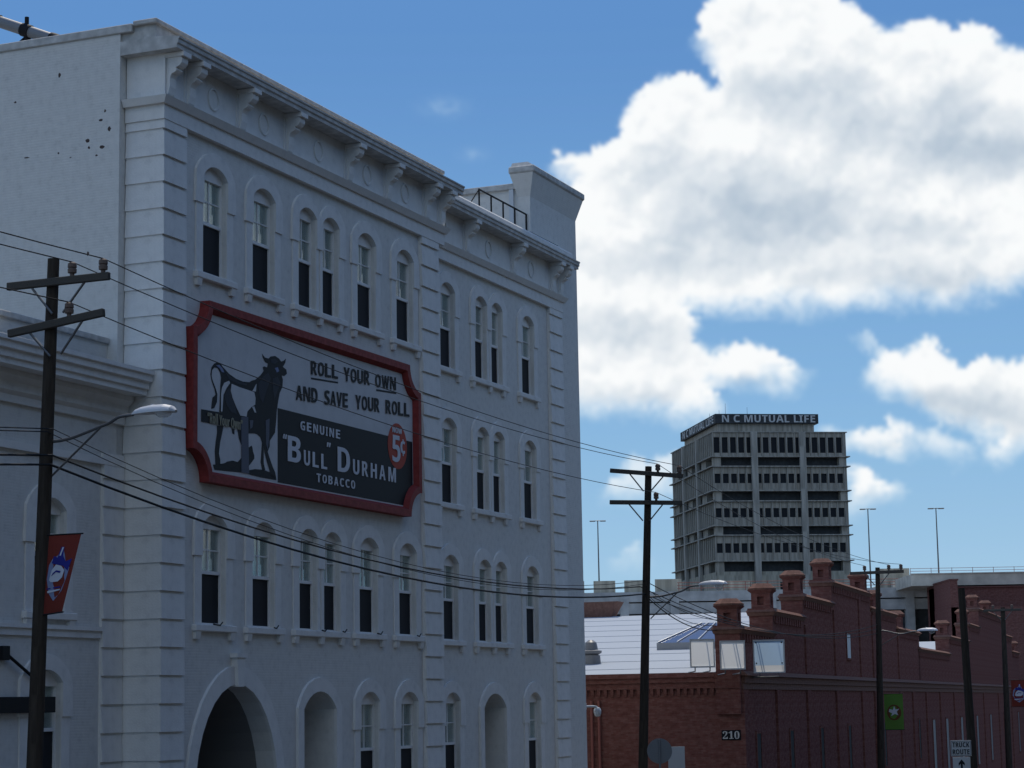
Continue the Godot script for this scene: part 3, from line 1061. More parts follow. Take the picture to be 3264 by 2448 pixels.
func flat_shape(parent: Node, called: String, px: Array, ox: float, oy: float, sc: float, z: float, mt: Material, base: Vector2) -> void:
	var pl := PackedVector2Array()
	for i in range(0, px.size(), 2):
		pl.append(fac(ox + px[i] / sc, oy + px[i + 1] / sc, 0.13) - base)
	var m := MB.new()
	m.extrude(pl, z - 0.003, z)
	piece(parent, called, m, mt)


func advertising_board() -> void:
	var base := Vector2(7.4, 9.98)
	var at := fac_o + fac_u * base.x + Vector3.UP * base.y + fac_n * 0.003
	var n := thing("advertising_board", "painted tobacco advertising board in a thick red scooped-corner frame on the white facade", "billboard", at, PI / 2 - FACADE)
	var x0 := 0.98 - base.x
	var x1 := 13.82 - base.x
	var y1 := 14.40 - base.y
	var outline := func(inset: float, r: float) -> PackedVector2Array:
		var o := PackedVector2Array()
		var corners := [Vector2(x1, 0), Vector2(x1, y1), Vector2(x0, y1), Vector2(x0, 0)]
		var a := asin(clampf(inset / r, 0, 1))
		for k in 4:
			# from the side before the corner to the side after it, scooped round the corner point
			for i in 9:
				var t := lerpf(a, PI / 2 - a, i / 8.0)
				var q := Vector2(cos(t), sin(t)) * r
				match k:
					0: o.append(corners[0] + Vector2(-cos(t), sin(t)) * r)
					1: o.append(corners[1] + Vector2(-sin(t), -cos(t)) * r)
					2: o.append(corners[2] + Vector2(cos(t), -sin(t)) * r)
					3: o.append(corners[3] + Vector2(sin(t), cos(t)) * r)
		return o
	var m := MB.new()
	var a0: PackedVector2Array = outline.call(0.0, 0.74)
	var a1: PackedVector2Array = outline.call(0.19, 0.93)
	var a2: PackedVector2Array = outline.call(0.28, 1.02)
	m.band(a0, a1, 0.0, 0.27, true)
	m.band(a1, a2, 0.05, 0.27, true, 0.13)
	piece(n, "frame", m, M.red_frame)
	m = MB.new()
	m.extrude(outline.call(0.25, 0.99), 0.0, 0.11)
	piece(n, "board", m, M.sign_white)
	var z := 0.115
	m = MB.new()
	m.extrude(PackedVector2Array([Vector2(5.40, 10.30) - base, Vector2(12.86, 10.30) - base, Vector2(13.12, 10.66) - base, Vector2(13.50, 10.90) - base, Vector2(13.50, 12.20) - base, Vector2(5.40, 12.22) - base]), z - 0.004, z)
	piece(n, "black_field", m, M.sign_black)
	# lettering
	var bx := base.x
	var by := base.y
	var zl := z + 0.012
	for t in [["ROLL", 7.18, 8.80, 13.34, 13.71], ["YOUR", 9.10, 10.75, 13.42, 13.80], ["OWN", 11.05, 12.45, 13.51, 13.88], ["AND", 6.34, 7.61, 12.55, 12.94], ["SAVE", 7.95, 9.38, 12.63, 13.02], ["YOUR", 9.80, 11.36, 12.73, 13.12], ["ROLL", 11.70, 13.33, 12.83, 13.22]]:
		spaced(n, t[0], t[1] - bx, t[2] - bx, t[3] - by, t[4] - by, zl, M.sign_black, 0.055, 0.84)
	m = MB.new()
	m.extrude(PackedVector2Array([Vector2(7.23 - bx, 13.21 - by), Vector2(8.8 - bx, 13.30 - by), Vector2(8.8 - bx, 13.35 - by), Vector2(7.23 - bx, 13.26 - by)]), z - 0.003, z)
	piece(n, "underline", m, M.sign_black)
	m = MB.new()
	m.extrude(PackedVector2Array([Vector2(11.15 - bx, 13.40 - by), Vector2(12.46 - bx, 13.475 - by), Vector2(12.46 - bx, 13.53 - by), Vector2(11.15 - bx, 13.455 - by)]), z - 0.003, z)
	piece(n, "underline", m, M.sign_black)
	for t in [["GENUINE", 6.56, 8.93, 11.79, 12.03], ["B", 5.92, 6.62, 10.90, 11.57], ["ULL", 6.72, 8.18, 10.88, 11.28], ["D", 8.73, 9.45, 10.90, 11.57], ["URHAM", 9.56, 12.46, 10.91, 11.32], ["TOBACCO", 7.46, 9.81, 10.50, 10.73], ["“", 5.66, 5.86, 11.46, 11.58], ["”", 8.10, 8.32, 11.50, 11.62]]:
		if t[0].length() > 2:
			spaced(n, t[0], t[1] - bx, t[2] - bx, t[3] - by, t[4] - by, zl, M.sign_letter, 0.0, 0.68)
		else:
			lettering(n, t[0], t[1] - bx, t[2] - bx, t[3] - by, t[4] - by, zl, M.sign_letter)
	m = MB.new()
	var disc := PackedVector2Array()
	for i in 32:
		disc.append(Vector2(12.49 - bx + cos(TAU * i / 32) * 0.63, 11.97 - by + sin(TAU * i / 32) * 0.66))
	m.extrude(disc, z + 0.002, z + 0.008)
	piece(n, "price_disc", m, M.sign_orange)
	lettering(n, "NOW", 12.14 - bx, 12.76 - bx, 12.34 - by, 12.5 - by, zl + 0.01, M.sign_letter)
	lettering(n, "5", 12.12 - bx, 12.64 - bx, 11.50 - by, 12.27 - by, zl + 0.01, M.sign_letter)
	lettering(n, "¢", 12.66 - bx, 12.95 - bx, 11.72 - by, 12.20 - by, zl + 0.01, M.sign_letter)
	# the painted bull behind a fence, traced in pixels
	var s := func(called: String, px: Array, zz: float, mt: Material) -> void:
		flat_shape(n, called, px, 620.0, 1090.0, 3.606, zz, mt, base)
	s.call("painted_bull", [330, 285, 400, 365, 480, 422, 560, 455, 635, 462, 660, 445, 700, 435, 760, 385, 800, 332, 788, 290, 805, 280, 838, 292, 850, 250, 815, 230, 790, 180, 780, 135, 815, 178, 855, 190, 880, 166, 930, 160, 975, 190, 1000, 225, 1030, 215, 1055, 190, 1047, 240, 1020, 285, 1060, 318, 1066, 365, 1035, 392, 1005, 384, 1020, 430, 1015, 515, 982, 590, 966, 680, 950, 790, 945, 880, 930, 1040, 870, 1135, 868, 1200, 845, 1260, 870, 1340, 905, 1440, 932, 1500, 946, 1585, 885, 1545, 858, 1450, 835, 1370, 808, 1270, 800, 1180, 800, 1400, 818, 1470, 785, 1482, 765, 1380, 772, 1280, 780, 1160, 760, 1095, 725, 1062, 690, 1050, 622, 1052, 612, 880, 450, 845, 290, 802, 302, 500, 310, 405, 298, 350, 270, 300, 235, 292, 205, 325, 200, 390, 212, 440, 245, 525, 268, 600, 262, 690, 232, 760, 198, 768, 205, 690, 212, 640, 248, 605, 232, 535, 202, 450, 188, 370, 200, 290, 230, 248, 268, 232, 300, 245], z + 0.003, M.sign_black)
	s.call("white_flank", [430, 480, 520, 520, 600, 545, 690, 578, 704, 645, 700, 720, 655, 748, 610, 800, 602, 858, 530, 846, 480, 740, 440, 640, 420, 560], z + 0.007, M.sign_white)
	s.call("white_highlight", [320, 520, 345, 470, 400, 445, 412, 470, 370, 530, 335, 610, 322, 800, 308, 798, 308, 600], z + 0.007, M.sign_white)
	s.call("white_highlight", [250, 268, 290, 262, 330, 310, 345, 350, 318, 345, 290, 300], z + 0.007, M.banner_pale)
	s.call("white_highlight", [715, 480, 708, 570, 668, 565], z + 0.007, M.sign_white)
	s.call("white_highlight", [665, 745, 690, 740, 712, 812, 695, 810], z + 0.007, M.sign_white)
	s.call("white_highlight", [925, 300, 960, 290, 975, 335, 950, 350], z + 0.007, M.banner_pale)
	s.call("grey_shading", [735, 480, 790, 400, 850, 350, 880, 420, 830, 560, 790, 700, 750, 640], z + 0.006, M.sign_grey_dark)
	s.call("grey_shading", [900, 420, 960, 400, 990, 470, 960, 560, 920, 660, 905, 560], z + 0.006, M.sign_grey_dark)
	s.call("grey_shading", [345, 620, 370, 560, 415, 520, 425, 610, 470, 740, 490, 830, 420, 800, 370, 720], z + 0.006, M.sign_grey_dark)
	s.call("grey_shading", [350, 330, 420, 400, 520, 455, 610, 480, 600, 500, 500, 480, 400, 430], z + 0.006, M.sign_grey_dark)
	s.call("grey_shading", [640, 900, 680, 900, 668, 980, 645, 1000], z + 0.006, M.sign_grey)
	s.call("grey_shading", [875, 200, 930, 190, 965, 225, 930, 250, 885, 240], z + 0.006, M.sign_grey_dark)
	s.call("hind_leg", [262, 960, 340, 960, 322, 1050, 300, 1150, 284, 1280, 300, 1350, 302, 1412, 245, 1405, 238, 1260, 248, 1150, 264, 1040], z + 0.003, M.sign_black)
	s.call("hind_leg", [495, 990, 545, 1000, 545, 1190, 515, 1110], z + 0.003, M.sign_black)
	s.call("hind_leg", [430, 990, 465, 1000, 462, 1065, 438, 1050], z + 0.003, M.sign_black)
	s.call("fore_leg_shade", [822, 900, 865, 880, 862, 1080, 845, 1240, 826, 1180], z + 0.007, M.sign_grey)
	s.call("painted_grass", [215, 1410, 300, 1400, 345, 1395, 380, 1375, 440, 1362, 500, 1380, 545, 1330, 545, 1500, 235, 1470], z + 0.003, M.sign_black)
	s.call("painted_grass", [625, 1475, 700, 1460, 800, 1470, 880, 1500, 945, 1588, 760, 1555, 625, 1520], z + 0.003, M.sign_black)
	s.call("painted_stump", [625, 1215, 660, 1190, 690, 1260, 692, 1340, 625, 1432], z + 0.003, M.sign_black)
	s.call("painted_stump_edge", [668, 1200, 696, 1262, 690, 1300, 676, 1262], z + 0.007, M.sign_white)
	s.call("painted_rail", [80, 772, 610, 862, 610, 1012, 80, 915], z + 0.009, M.sign_black)
	s.call("painted_post", [540, 862, 618, 862, 628, 1515, 540, 1500], z + 0.012, M.sign_grey)
	var f := SystemFont.new()
	f.font_names = PackedStringArray(["Droid Sans"])
	lettering(n, "“Roll Your Own”", 1.86 - bx, 3.56 - bx, 11.43 - by, 11.70 - by, z + 0.02, M.sign_yellow, 0.0, false, 600)


# ------------------------------------------------------------------ poles, lamps, wires
func pole(label: String, top: Vector3, foot: Vector3, r_top: float, r_foot: float, arms: Array, group := "wooden utility poles along the street") -> Node3D:
	var base := top + (foot - top) * ((top.y - ground_y(-top.z)) / (top.y - foot.y))
	var n := thing("utility_pole", label, "utility pole", base, 0.0, group)
	var m := MB.new()
	m.tube(PackedVector3Array([Vector3(0, -0.3, 0), (top - base) * 0.5, top - base]), r_foot, r_top, 14)
	piece(n, "shaft", m, M.wood_pole)
	for a in arms:
		# [centre, direction to the right end, half length, insulator offsets]
		var c: Vector3 = a[0] - base
		var d: Vector3 = a[1]
		var side := d.cross(Vector3.UP).normalized()
		var hl: float = a[2]
		c += side * (r_top + 0.04) * (1.0 if side.z > 0 else -1.0)
		m = MB.new()
		m.cbox(Vector3(-hl, -0.075, -0.05), Vector3(hl, 0.075, 0.05), 0.012)
		var ca := piece(n, "crossarm", m, M.wood_arm)
		ca.transform = Transform3D(Basis(d, Vector3.UP, d.cross(Vector3.UP)).orthonormalized(), c)
		for s in [-1, 1]:
			m = MB.new()
			m.tube(PackedVector3Array([c + d * (0.6 * s) - Vector3.UP * 0.07, c - Vector3.UP * 0.62 + d * (0.12 * s)]), 0.025, 0.025, 5)
			piece(n, "brace", m, M.grey_metal)
		for k in a[3]:
			m = MB.new()
			m.lathe(PackedVector2Array([Vector2(0.0, 0.0), Vector2(0.045, 0.0), Vector2(0.045, 0.05), Vector2(0.085, 0.06), Vector2(0.09, 0.13), Vector2(0.07, 0.15), Vector2(0.09, 0.17), Vector2(0.085, 0.24), Vector2(0.05, 0.27), Vector2(0.0, 0.27)]), c + d * k + Vector3.UP * 0.075, 12)
			piece(n, "insulator", m, M.porcelain)
	return n


func wire(p: Vector3, q: Vector3, sag: float, r: float, label: String) -> void:
	var n := thing("overhead_wire", label, "wire", p, 0.0, "overhead wires along the street")
	var m := MB.new()
	var pts := PackedVector3Array()
	for i in 19:
		var t := i / 18.0
		pts.append((q - p) * t - Vector3.UP * 4.0 * sag * t * (1.0 - t))
	m.tube(pts, r, r, 5)
	piece(n, "cable", m, M.dark_metal)


func street_lamp(label: String, from: Vector3, mid: Vector3, head: Vector3, dirn: Vector3, brace_foot: Vector3, length: float, bowl := 0.3) -> void:
	var n := thing("street_lamp", label, "street lamp", from, 0.0, "cobra-head street lamps on the poles")
	var m := MB.new()
	var c := Curve3D.new()
	var rel := head - from
	c.add_point(Vector3.ZERO, Vector3.ZERO, dirn * 0.5)
	c.add_point(mid - from, -(rel * 0.22), rel * 0.22)
	c.add_point(rel, -dirn * 0.5)
	var pts := c.tessellate(4, 3)
	m.tube(pts, 0.032, 0.03, 8)
	piece(n, "arm", m, M.grey_metal)
	m = MB.new()
	m.tube(PackedVector3Array([brace_foot - from, mid - from]), 0.02, 0.02, 6)
	piece(n, "brace", m, M.grey_metal)
	# cobra head: an elongated shell, flat below
	var b := Basis(dirn, Vector3.UP, dirn.cross(Vector3.UP)).orthonormalized()
	m = MB.new()
	var L := length
	var secs := [[-0.02, 0.035, 0.035], [0.05, 0.07, 0.09], [0.2, 0.13, 0.13], [0.45, 0.18, 0.155], [0.75, 0.19, 0.15], [0.92, 0.15, 0.11], [1.0, 0.04, 0.03]]
	for i in secs.size() - 1:
		for k in 10:
			var q := []
			for e in [[i, k], [i, k + 1], [i + 1, k + 1], [i + 1, k]]:
				var sc: Array = secs[e[0]]
				var a: float = PI * e[1] / 10.0
				q.append(Vector3(sc[0] * L, sin(a) * sc[2], cos(a) * sc[1]))
			m.facing(q, Vector3((secs[i][0] + secs[i + 1][0]) / 2 * L, -0.05, 0))
		m.facing([Vector3(secs[i][0] * L, 0, -secs[i][1]), Vector3(secs[i + 1][0] * L, 0, -secs[i + 1][1]), Vector3(secs[i + 1][0] * L, 0, secs[i + 1][1]), Vector3(secs[i][0] * L, 0, secs[i][1])], Vector3(0, 0.3, 0))
	m.tube(PackedVector3Array([Vector3(0.45 * L, 0.08, 0), Vector3(0.45 * L, 0.17, 0)]), 0.035, 0.03, 8)
	var hd := piece(n, "head", m, M.lamp_shell)
	hd.transform = Transform3D(b, rel)
	m = MB.new()
	m.lathe(PackedVector2Array([Vector2(0.0, -0.5 * bowl), Vector2(0.08, -0.46 * bowl), Vector2(0.145, -0.24 * bowl), Vector2(0.165, -0.004)]), Vector3(0.70 * L, 0, 0), 14)
	var gl := piece(n, "lens", m, M.lamp_glass)
	gl.transform = Transform3D(b, rel)


func banner(label: String, tl: Vector3, tr: Vector3, bl: Vector3, br: Vector3, mt: Material, kind: int) -> void:
	var n := thing("street_banner", label, "banner", bl, 0.0, "banners hung from the utility poles")
	var at := func(a: float, b: float) -> Vector3:
		# a across, b up; a slight belly
		return bl.lerp(br, a).lerp(tl.lerp(tr, a), b) - bl
	var face := (br - bl).cross(tl - bl).normalized()
	if face.z < 0:
		face = -face
	var m := MB.new()
	for i in 6:
		for j in 8:
			var q := []
			for e in [[i, j], [i + 1, j], [i + 1, j + 1], [i, j + 1]]:
				var a: float = e[0] / 6.0
				var b: float = e[1] / 8.0
				q.append(at.call(a, b) + face * 0.05 * sin(PI * a) * sin(PI * b))
			m.quad(q[0], q[1], q[2], q[3])
	piece(n, "cloth", m, mt)
	m = MB.new()
	var out: Vector3 = (tr - tl).normalized()
	m.tube(PackedVector3Array([tl - bl - out * 0.12, tr - bl + out * 0.04]), 0.016, 0.016, 6)
	piece(n, "upper_rod", m, M.dark_metal)
	m = MB.new()
	m.tube(PackedVector3Array([-(br - bl).normalized() * 0.12, br - bl + (br - bl).normalized() * 0.04]), 0.016, 0.016, 6)
	piece(n, "lower_rod", m, M.dark_metal)
	var shapes := []
	if kind == 0:
		shapes = [
			["emblem_shield", [0.30, 0.28, 0.50, 0.19, 0.74, 0.30, 0.80, 0.44, 0.82, 0.56, 0.70, 0.62, 0.64, 0.70, 0.56, 0.78, 0.44, 0.70, 0.30, 0.67, 0.20, 0.60, 0.16, 0.44], M.banner_pale, 0.008],
			["emblem_flame", [0.30, 0.62, 0.34, 0.70, 0.46, 0.68, 0.50, 0.80, 0.58, 0.80, 0.60, 0.70, 0.70, 0.63, 0.84, 0.66, 0.80, 0.52, 0.66, 0.58, 0.46, 0.60], M.banner_blue, 0.013],
			["emblem_flame", [0.505, 0.70, 0.545, 0.70, 0.575, 0.795, 0.535, 0.795], M.banner_white, 0.017],
			["emblem_ball", [0.28, 0.43, 0.36, 0.405, 0.60, 0.405, 0.70, 0.45, 0.72, 0.53, 0.62, 0.58, 0.46, 0.60, 0.34, 0.54], M.banner_white, 0.017],
			["emblem_seam", [0.36, 0.47, 0.50, 0.515, 0.62, 0.50, 0.64, 0.52, 0.50, 0.535, 0.40, 0.505], M.banner_blue, 0.021],
			["emblem_stripe", [0.22, 0.325, 0.70, 0.335, 0.70, 0.35, 0.22, 0.34], M.banner_blue, 0.017],
			["emblem_stripe", [0.26, 0.285, 0.44, 0.29, 0.70, 0.305, 0.70, 0.32, 0.24, 0.31], M.banner_white, 0.017]]
	elif kind == 1:
		var ring := []
		for i in 18:
			ring.append(0.52 + 0.38 * cos(TAU * i / 18))
			ring.append(0.48 + 0.22 * sin(TAU * i / 18))
		shapes = [["emblem_round", ring, M.banner_brown, 0.008], ["emblem_flower", [0.24, 0.50, 0.42, 0.46, 0.36, 0.38, 0.56, 0.44, 0.74, 0.40, 0.66, 0.50, 0.80, 0.58, 0.60, 0.56, 0.54, 0.66, 0.46, 0.55, 0.28, 0.58], M.banner_white, 0.013]]
	for sh in shapes:
		m = MB.new()
		var pts := []
		var flat := PackedVector2Array()
		for i in range(0, sh[1].size(), 2):
			var a: float = 0.5 + (sh[1][i] - 0.5) * (1.25 if kind == 0 else 1.0)
			var b: float = 0.48 + (sh[1][i + 1] - 0.48) * (1.12 if kind == 0 else 1.0)
			pts.append(at.call(a, b) + face * (0.05 * sin(PI * a) * sin(PI * b) + sh[3]))
			flat.append(Vector2(a, b))
		var idx := Geometry2D.triangulate_polygon(flat)
		for k in range(0, idx.size(), 3):
			m.facing([pts[idx[k]], pts[idx[k + 1]], pts[idx[k + 2]]], pts[idx[k]] - face)
		piece(n, sh[0], m, sh[2])


func street_line() -> void:
	# the poles stand 35 m apart along the facade side of the street
	var nd := fac_n
	var t1 := pd(171, 826, 41)
	var f1 := pd(109, 2448, 41)
	var dn1 := (nd + Vector3.UP * 0.0).normalized()
	var up1 := pd(166, 905, 41)
	var lo1 := pd(158, 1042, 41)
	var lo_dir := (nd + Vector3.UP * 0.11).normalized()
	pole("weathered utility pole with two crossarms in front of the low white building", t1, f1, 0.112, 0.165, [[up1 + dn1 * 0.24, dn1, 1.16, [0.32, 1.02]], [lo1 + lo_dir * 0.25, lo_dir, 1.09, [0.30]]])
	var d2 := 73.6
	var t2 := pd(2067, 1487, d2)
	var f2 := pd(2049, 2448, d2)
	var up2 := pd(2065, 1510, d2)
	var lo2 := pd(2063, 1603, d2)
	var dir2 := (nd - Vector3.UP * 0.13).normalized()
	var dir2b := (nd - Vector3.UP * 0.06).normalized()
	pole("dark utility pole with two crossarms beyond the end of the white factory", t2, f2, 0.115, 0.175, [[up2, dir2, 1.32, [0.42, 1.2]], [lo2, dir2b, 1.30, [0.38]]])
	var d3 := 106.0
	var t3 := pd(2797, 1809, d3)
	var f3 := pd(2809, 2448, d3)
	var up3 := pd(2797, 1825, d3)
	pole("dark utility pole with one crossarm and a green banner before the brick gables", t3, f3, 0.11, 0.2, [[up3, nd, 1.33, [-0.6, 0.6, 1.2]]])
	var t4 := pd(3196, 1936, 139)
	pole("dark utility pole with a small red banner beside the farthest gable", t4, pd(3217, 2448, 139), 0.14, 0.22, [[pd(3197, 1945, 139), nd, 1.2, [-0.6, 0.6]]])
	pole("thick brown leaning pole without crossarms behind the truck route sign", pd(3064, 1875, 78), pd(3102, 2448, 78), 0.12, 0.18, [])
	# wires
	var ins := func(c: Vector3, d: Vector3, k: float) -> Vector3:
		return c + d * k + Vector3.UP * 0.35 + d.cross(Vector3.UP).normalized() * (0.15 if d.cross(Vector3.UP).z > 0 else -0.15)
	var a1: Vector3 = ins.call(up1, dn1, 0.56)
	var a2: Vector3 = ins.call(up1, dn1, 1.26)
	var a3: Vector3 = ins.call(lo1, lo_dir, 0.55)
	var b1: Vector3 = ins.call(up2, dir2, 0.42)
	var b2: Vector3 = ins.call(up2, dir2, 1.2)
	var b3: Vector3 = ins.call(lo2, dir2b, 0.38)
	var c1: Vector3 = ins.call(up3, nd, -0.6)
	var c2: Vector3 = ins.call(up3, nd, 0.6)
	var c3: Vector3 = ins.call(up3, nd, 1.2)
	var back := -fac_u * 35.0 + Vector3.UP * 0.6
	var ends := ["inner upper insulators", "outer upper insulators", "lower crossarm insulators"]
	var from1 := [a1, a2, a3]
	var to2 := [b1, b2, b3]
	var to3 := [c1, c2, c3]
	for k in 3:
		wire(from1[k], to2[k], 0.5, 0.011, "thin power wire between the %s of the two double-armed poles" % ends[k])
		wire(to2[k], to3[k], 0.5, 0.011, "thin power wire from the dark pole's %s towards the green banner" % ends[k])
		wire(from1[k] + back, from1[k], 0.55, 0.013, "thin power wire coming in to the weathered pole's %s" % ends[k])
	var p1 := pd(160, 1481, 40.8)
	var p2 := pd(166, 1451, 40.8)
	var p3 := pd(168, 1367, 40.8)
	var p4 := pd(150, 1376, 40.8)
	var q1 := pd(2055, 1893, d2 - 0.2)
	var q2 := pd(2040, 1870, d2 - 0.2)
	var q3 := pd(2052, 1850, d2 - 0.2)
	wire(p1, q1, 0.93, 0.026, "thickest and lowest telephone cable crossing the white facade")
	wire(p2, q2, 0.88, 0.02, "telephone cable crossing the white facade just above the thickest one")
	wire(p3, q3, 1.15, 0.009, "slack thin service wire above the telephone cables")
	wire(p4, q3 + Vector3(0, -0.12, 0), 1.2, 0.009, "slackest thin service wire just above the telephone cables")
	var low := [p1, p2, p3, p4]
	for k in 4:
		wire(low[k] + back - Vector3.UP * 0.5, low[k], 0.9, 0.022 if k < 2 else 0.012, "%s cable coming in to the weathered pole below its crossarms" % ["lowest thick", "second thick", "upper thin", "second thin"][k])
	var on := [q1, q2, q3]
	for k in 3:
		var e: Vector3 = pd(2798, 1990 + k * 14.0, d3)
		wire(on[k], e, 0.9, 0.016, "%s cable strung on from the dark pole to the green banner pole" % ["lowest", "middle", "uppermost"][k])
	var drops := [[2060, 1900, 2286, 2008, 0.020, "thick"], [2060, 1893, 2283, 1992, 0.012, "thin"], [2060, 1875, 2330, 1975, 0.012, "uppermost thin"]]
	for q in drops:
		wire(pd(q[0], q[1], d2 - 0.2), on_plane(q[2], q[3], bk_o, -bk_u, 0.02), 0.35, q[4], "%s service drop running down to the brick warehouse" % q[5])
	# lamps
	street_lamp("cobra-head street lamp on the weathered pole before the low white building", pd(170, 1407, 41), pd(325, 1358, 40.2), pd(425, 1322, 39.7), nd, pd(164, 1518, 41), 0.92, 0.2)
	street_lamp("cobra-head street lamp with a clear bowl on the pole beyond the white factory", pd(2072, 1903, d2), pd(2160, 1888, d2 - 0.5), pd(2228, 1866, d2 - 0.9), nd, pd(2074, 1972, d2), 1.0, 0.42)
	street_lamp("distant cobra-head street lamp before the second brick gable", pd(2803, 2010, d3), pd(2870, 2020, d3 - 0.4), pd(2924, 2012, d3 - 0.8), nd, pd(2804, 2060, d3), 1.0)
	# banners
	var side := pd(157, 1706, 40.9)
	banner("red street banner with a white and blue emblem hanging from the weathered pole", side, side + nd * 0.72, pd(138, 1960, 40.9), pd(138, 1960, 40.9) + (nd * 0.85 - fac_u * 0.45).normalized() * 0.74 + Vector3.UP * 0.02, M.banner_red, 0)
	var g := pd(2817, 2212, d3 - 0.1)
	banner("green street banner with a brown round emblem on the pole before the gables", g, g + nd * 0.92, g - Vector3.UP * 1.72, g - Vector3.UP * 1.72 + nd * 0.92, M.banner_green, 1)
	var r := pd(3222, 2168, 138.8)
	banner("small red street banner with a pale emblem on the farthest pole", r, r + nd * 0.95, r - Vector3.UP * 1.68, r - Vector3.UP * 1.68 + nd * 0.95, M.banner_red, 0)


# ------------------------------------------------------------------ brick warehouse
func chimney_mesh() -> Mesh:
	return kept("chimney", func(m: MB) -> void:
		var h := 0.40
		# shaft of four corner piers round arched niches
		m.box(Vector3(-h, 0.0, -h), Vector3(h, 0.14, h))
		for sx in [-1, 1]:
			for sz in [-1, 1]:
				m.box(Vector3(minf(sx * h, sx * 0.14), 0.14, minf(sz * h, sz * 0.14)), Vector3(maxf(sx * h, sx * 0.14), 0.5, maxf(sz * h, sz * 0.14)))
		m.box(Vector3(-0.24, 0.14, -0.24), Vector3(0.24, 0.5, 0.24))
		m.box(Vector3(-h, 0.5, -h), Vector3(h, 0.64, h))
		m.taper(Vector3(-0.46, 0.64, -0.46), Vector3(0.46, 0.70, 0.46), -0.05, -0.05, -0.05, -0.05)
		m.taper(Vector3(-0.54, 0.70, -0.54), Vector3(0.54, 0.78, 0.54), -0.06, -0.06, -0.06, -0.06))


func chimney_cap_mesh() -> Mesh:
	return kept("chimney_cap", func(m: MB) -> void:
		m.lathe(PackedVector2Array([Vector2(0.0, 0.78), Vector2(0.60, 0.78), Vector2(0.62, 0.86), Vector2(0.56, 0.89), Vector2(0.36, 1.06), Vector2(0.0, 1.07)]), Vector3.ZERO, 8, PI / 8, true))


func gable(w: Node, steps: Array, th: float, stacks: Array) -> void:
	# steps: [x0, x1, top]; the parapet is th thick behind the street wall
	for s in steps:
		var m := MB.new()
		m.box(Vector3(s[0], 5.7, -th), Vector3(s[1], s[2] - 0.3, 0.0))
		piece(w, "gable_step", m, M.brick)
		m = MB.new()
		m.taper(Vector3(s[0] - 0.1, s[2] - 0.3, -th - 0.1), Vector3(s[1] + 0.1, s[2] - 0.14, 0.16), -0.05, -0.05, -0.12, -0.05)
		m.taper(Vector3(s[0] - 0.04, s[2] - 0.14, -th - 0.04), Vector3(s[1] + 0.04, s[2], 0.04), 0.1, 0.1, 0.16, 0.1)
		piece(w, "step_coping", m, M.brick_cap)
		m = MB.new()
		for k in int((s[1] - s[0] - 0.6) / 0.55):
			m.box(Vector3(s[0] + 0.4 + k * 0.55, s[2] - 0.62, 0.0), Vector3(s[0] + 0.68 + k * 0.55, s[2] - 0.31, 0.09))
		var dn := piece(w, "dentil_row", m, M.brick)
		dn.set_meta("kind", "stuff")
	for c in stacks:
		var m := MB.new()
		# pedestal corbelled out of the step, then the stack and its cap
		m.taper(Vector3(c[0] - 0.52, c[1] - 0.05, -th / 2 - 0.55), Vector3(c[0] + 0.45, c[1] + 0.02, -th / 2 + 0.55))
		m.taper(Vector3(c[0] - 0.50, c[1] - 0.55, -th / 2 - 0.53), Vector3(c[0] + 0.4, c[1] - 0.05, -th / 2 + 0.53), -0.25, 0.0, 0.0, 0.0)
		piece(w, "stack_pedestal", m, M.brick)
		piece(w, "chimney_stack", chimney_mesh(), M.brick, Vector3(c[0], c[1] + 0.02, -th / 2))
		piece(w, "chimney_cap", chimney_cap_mesh(), M.brick_cap, Vector3(c[0], c[1] + 0.02, -th / 2))


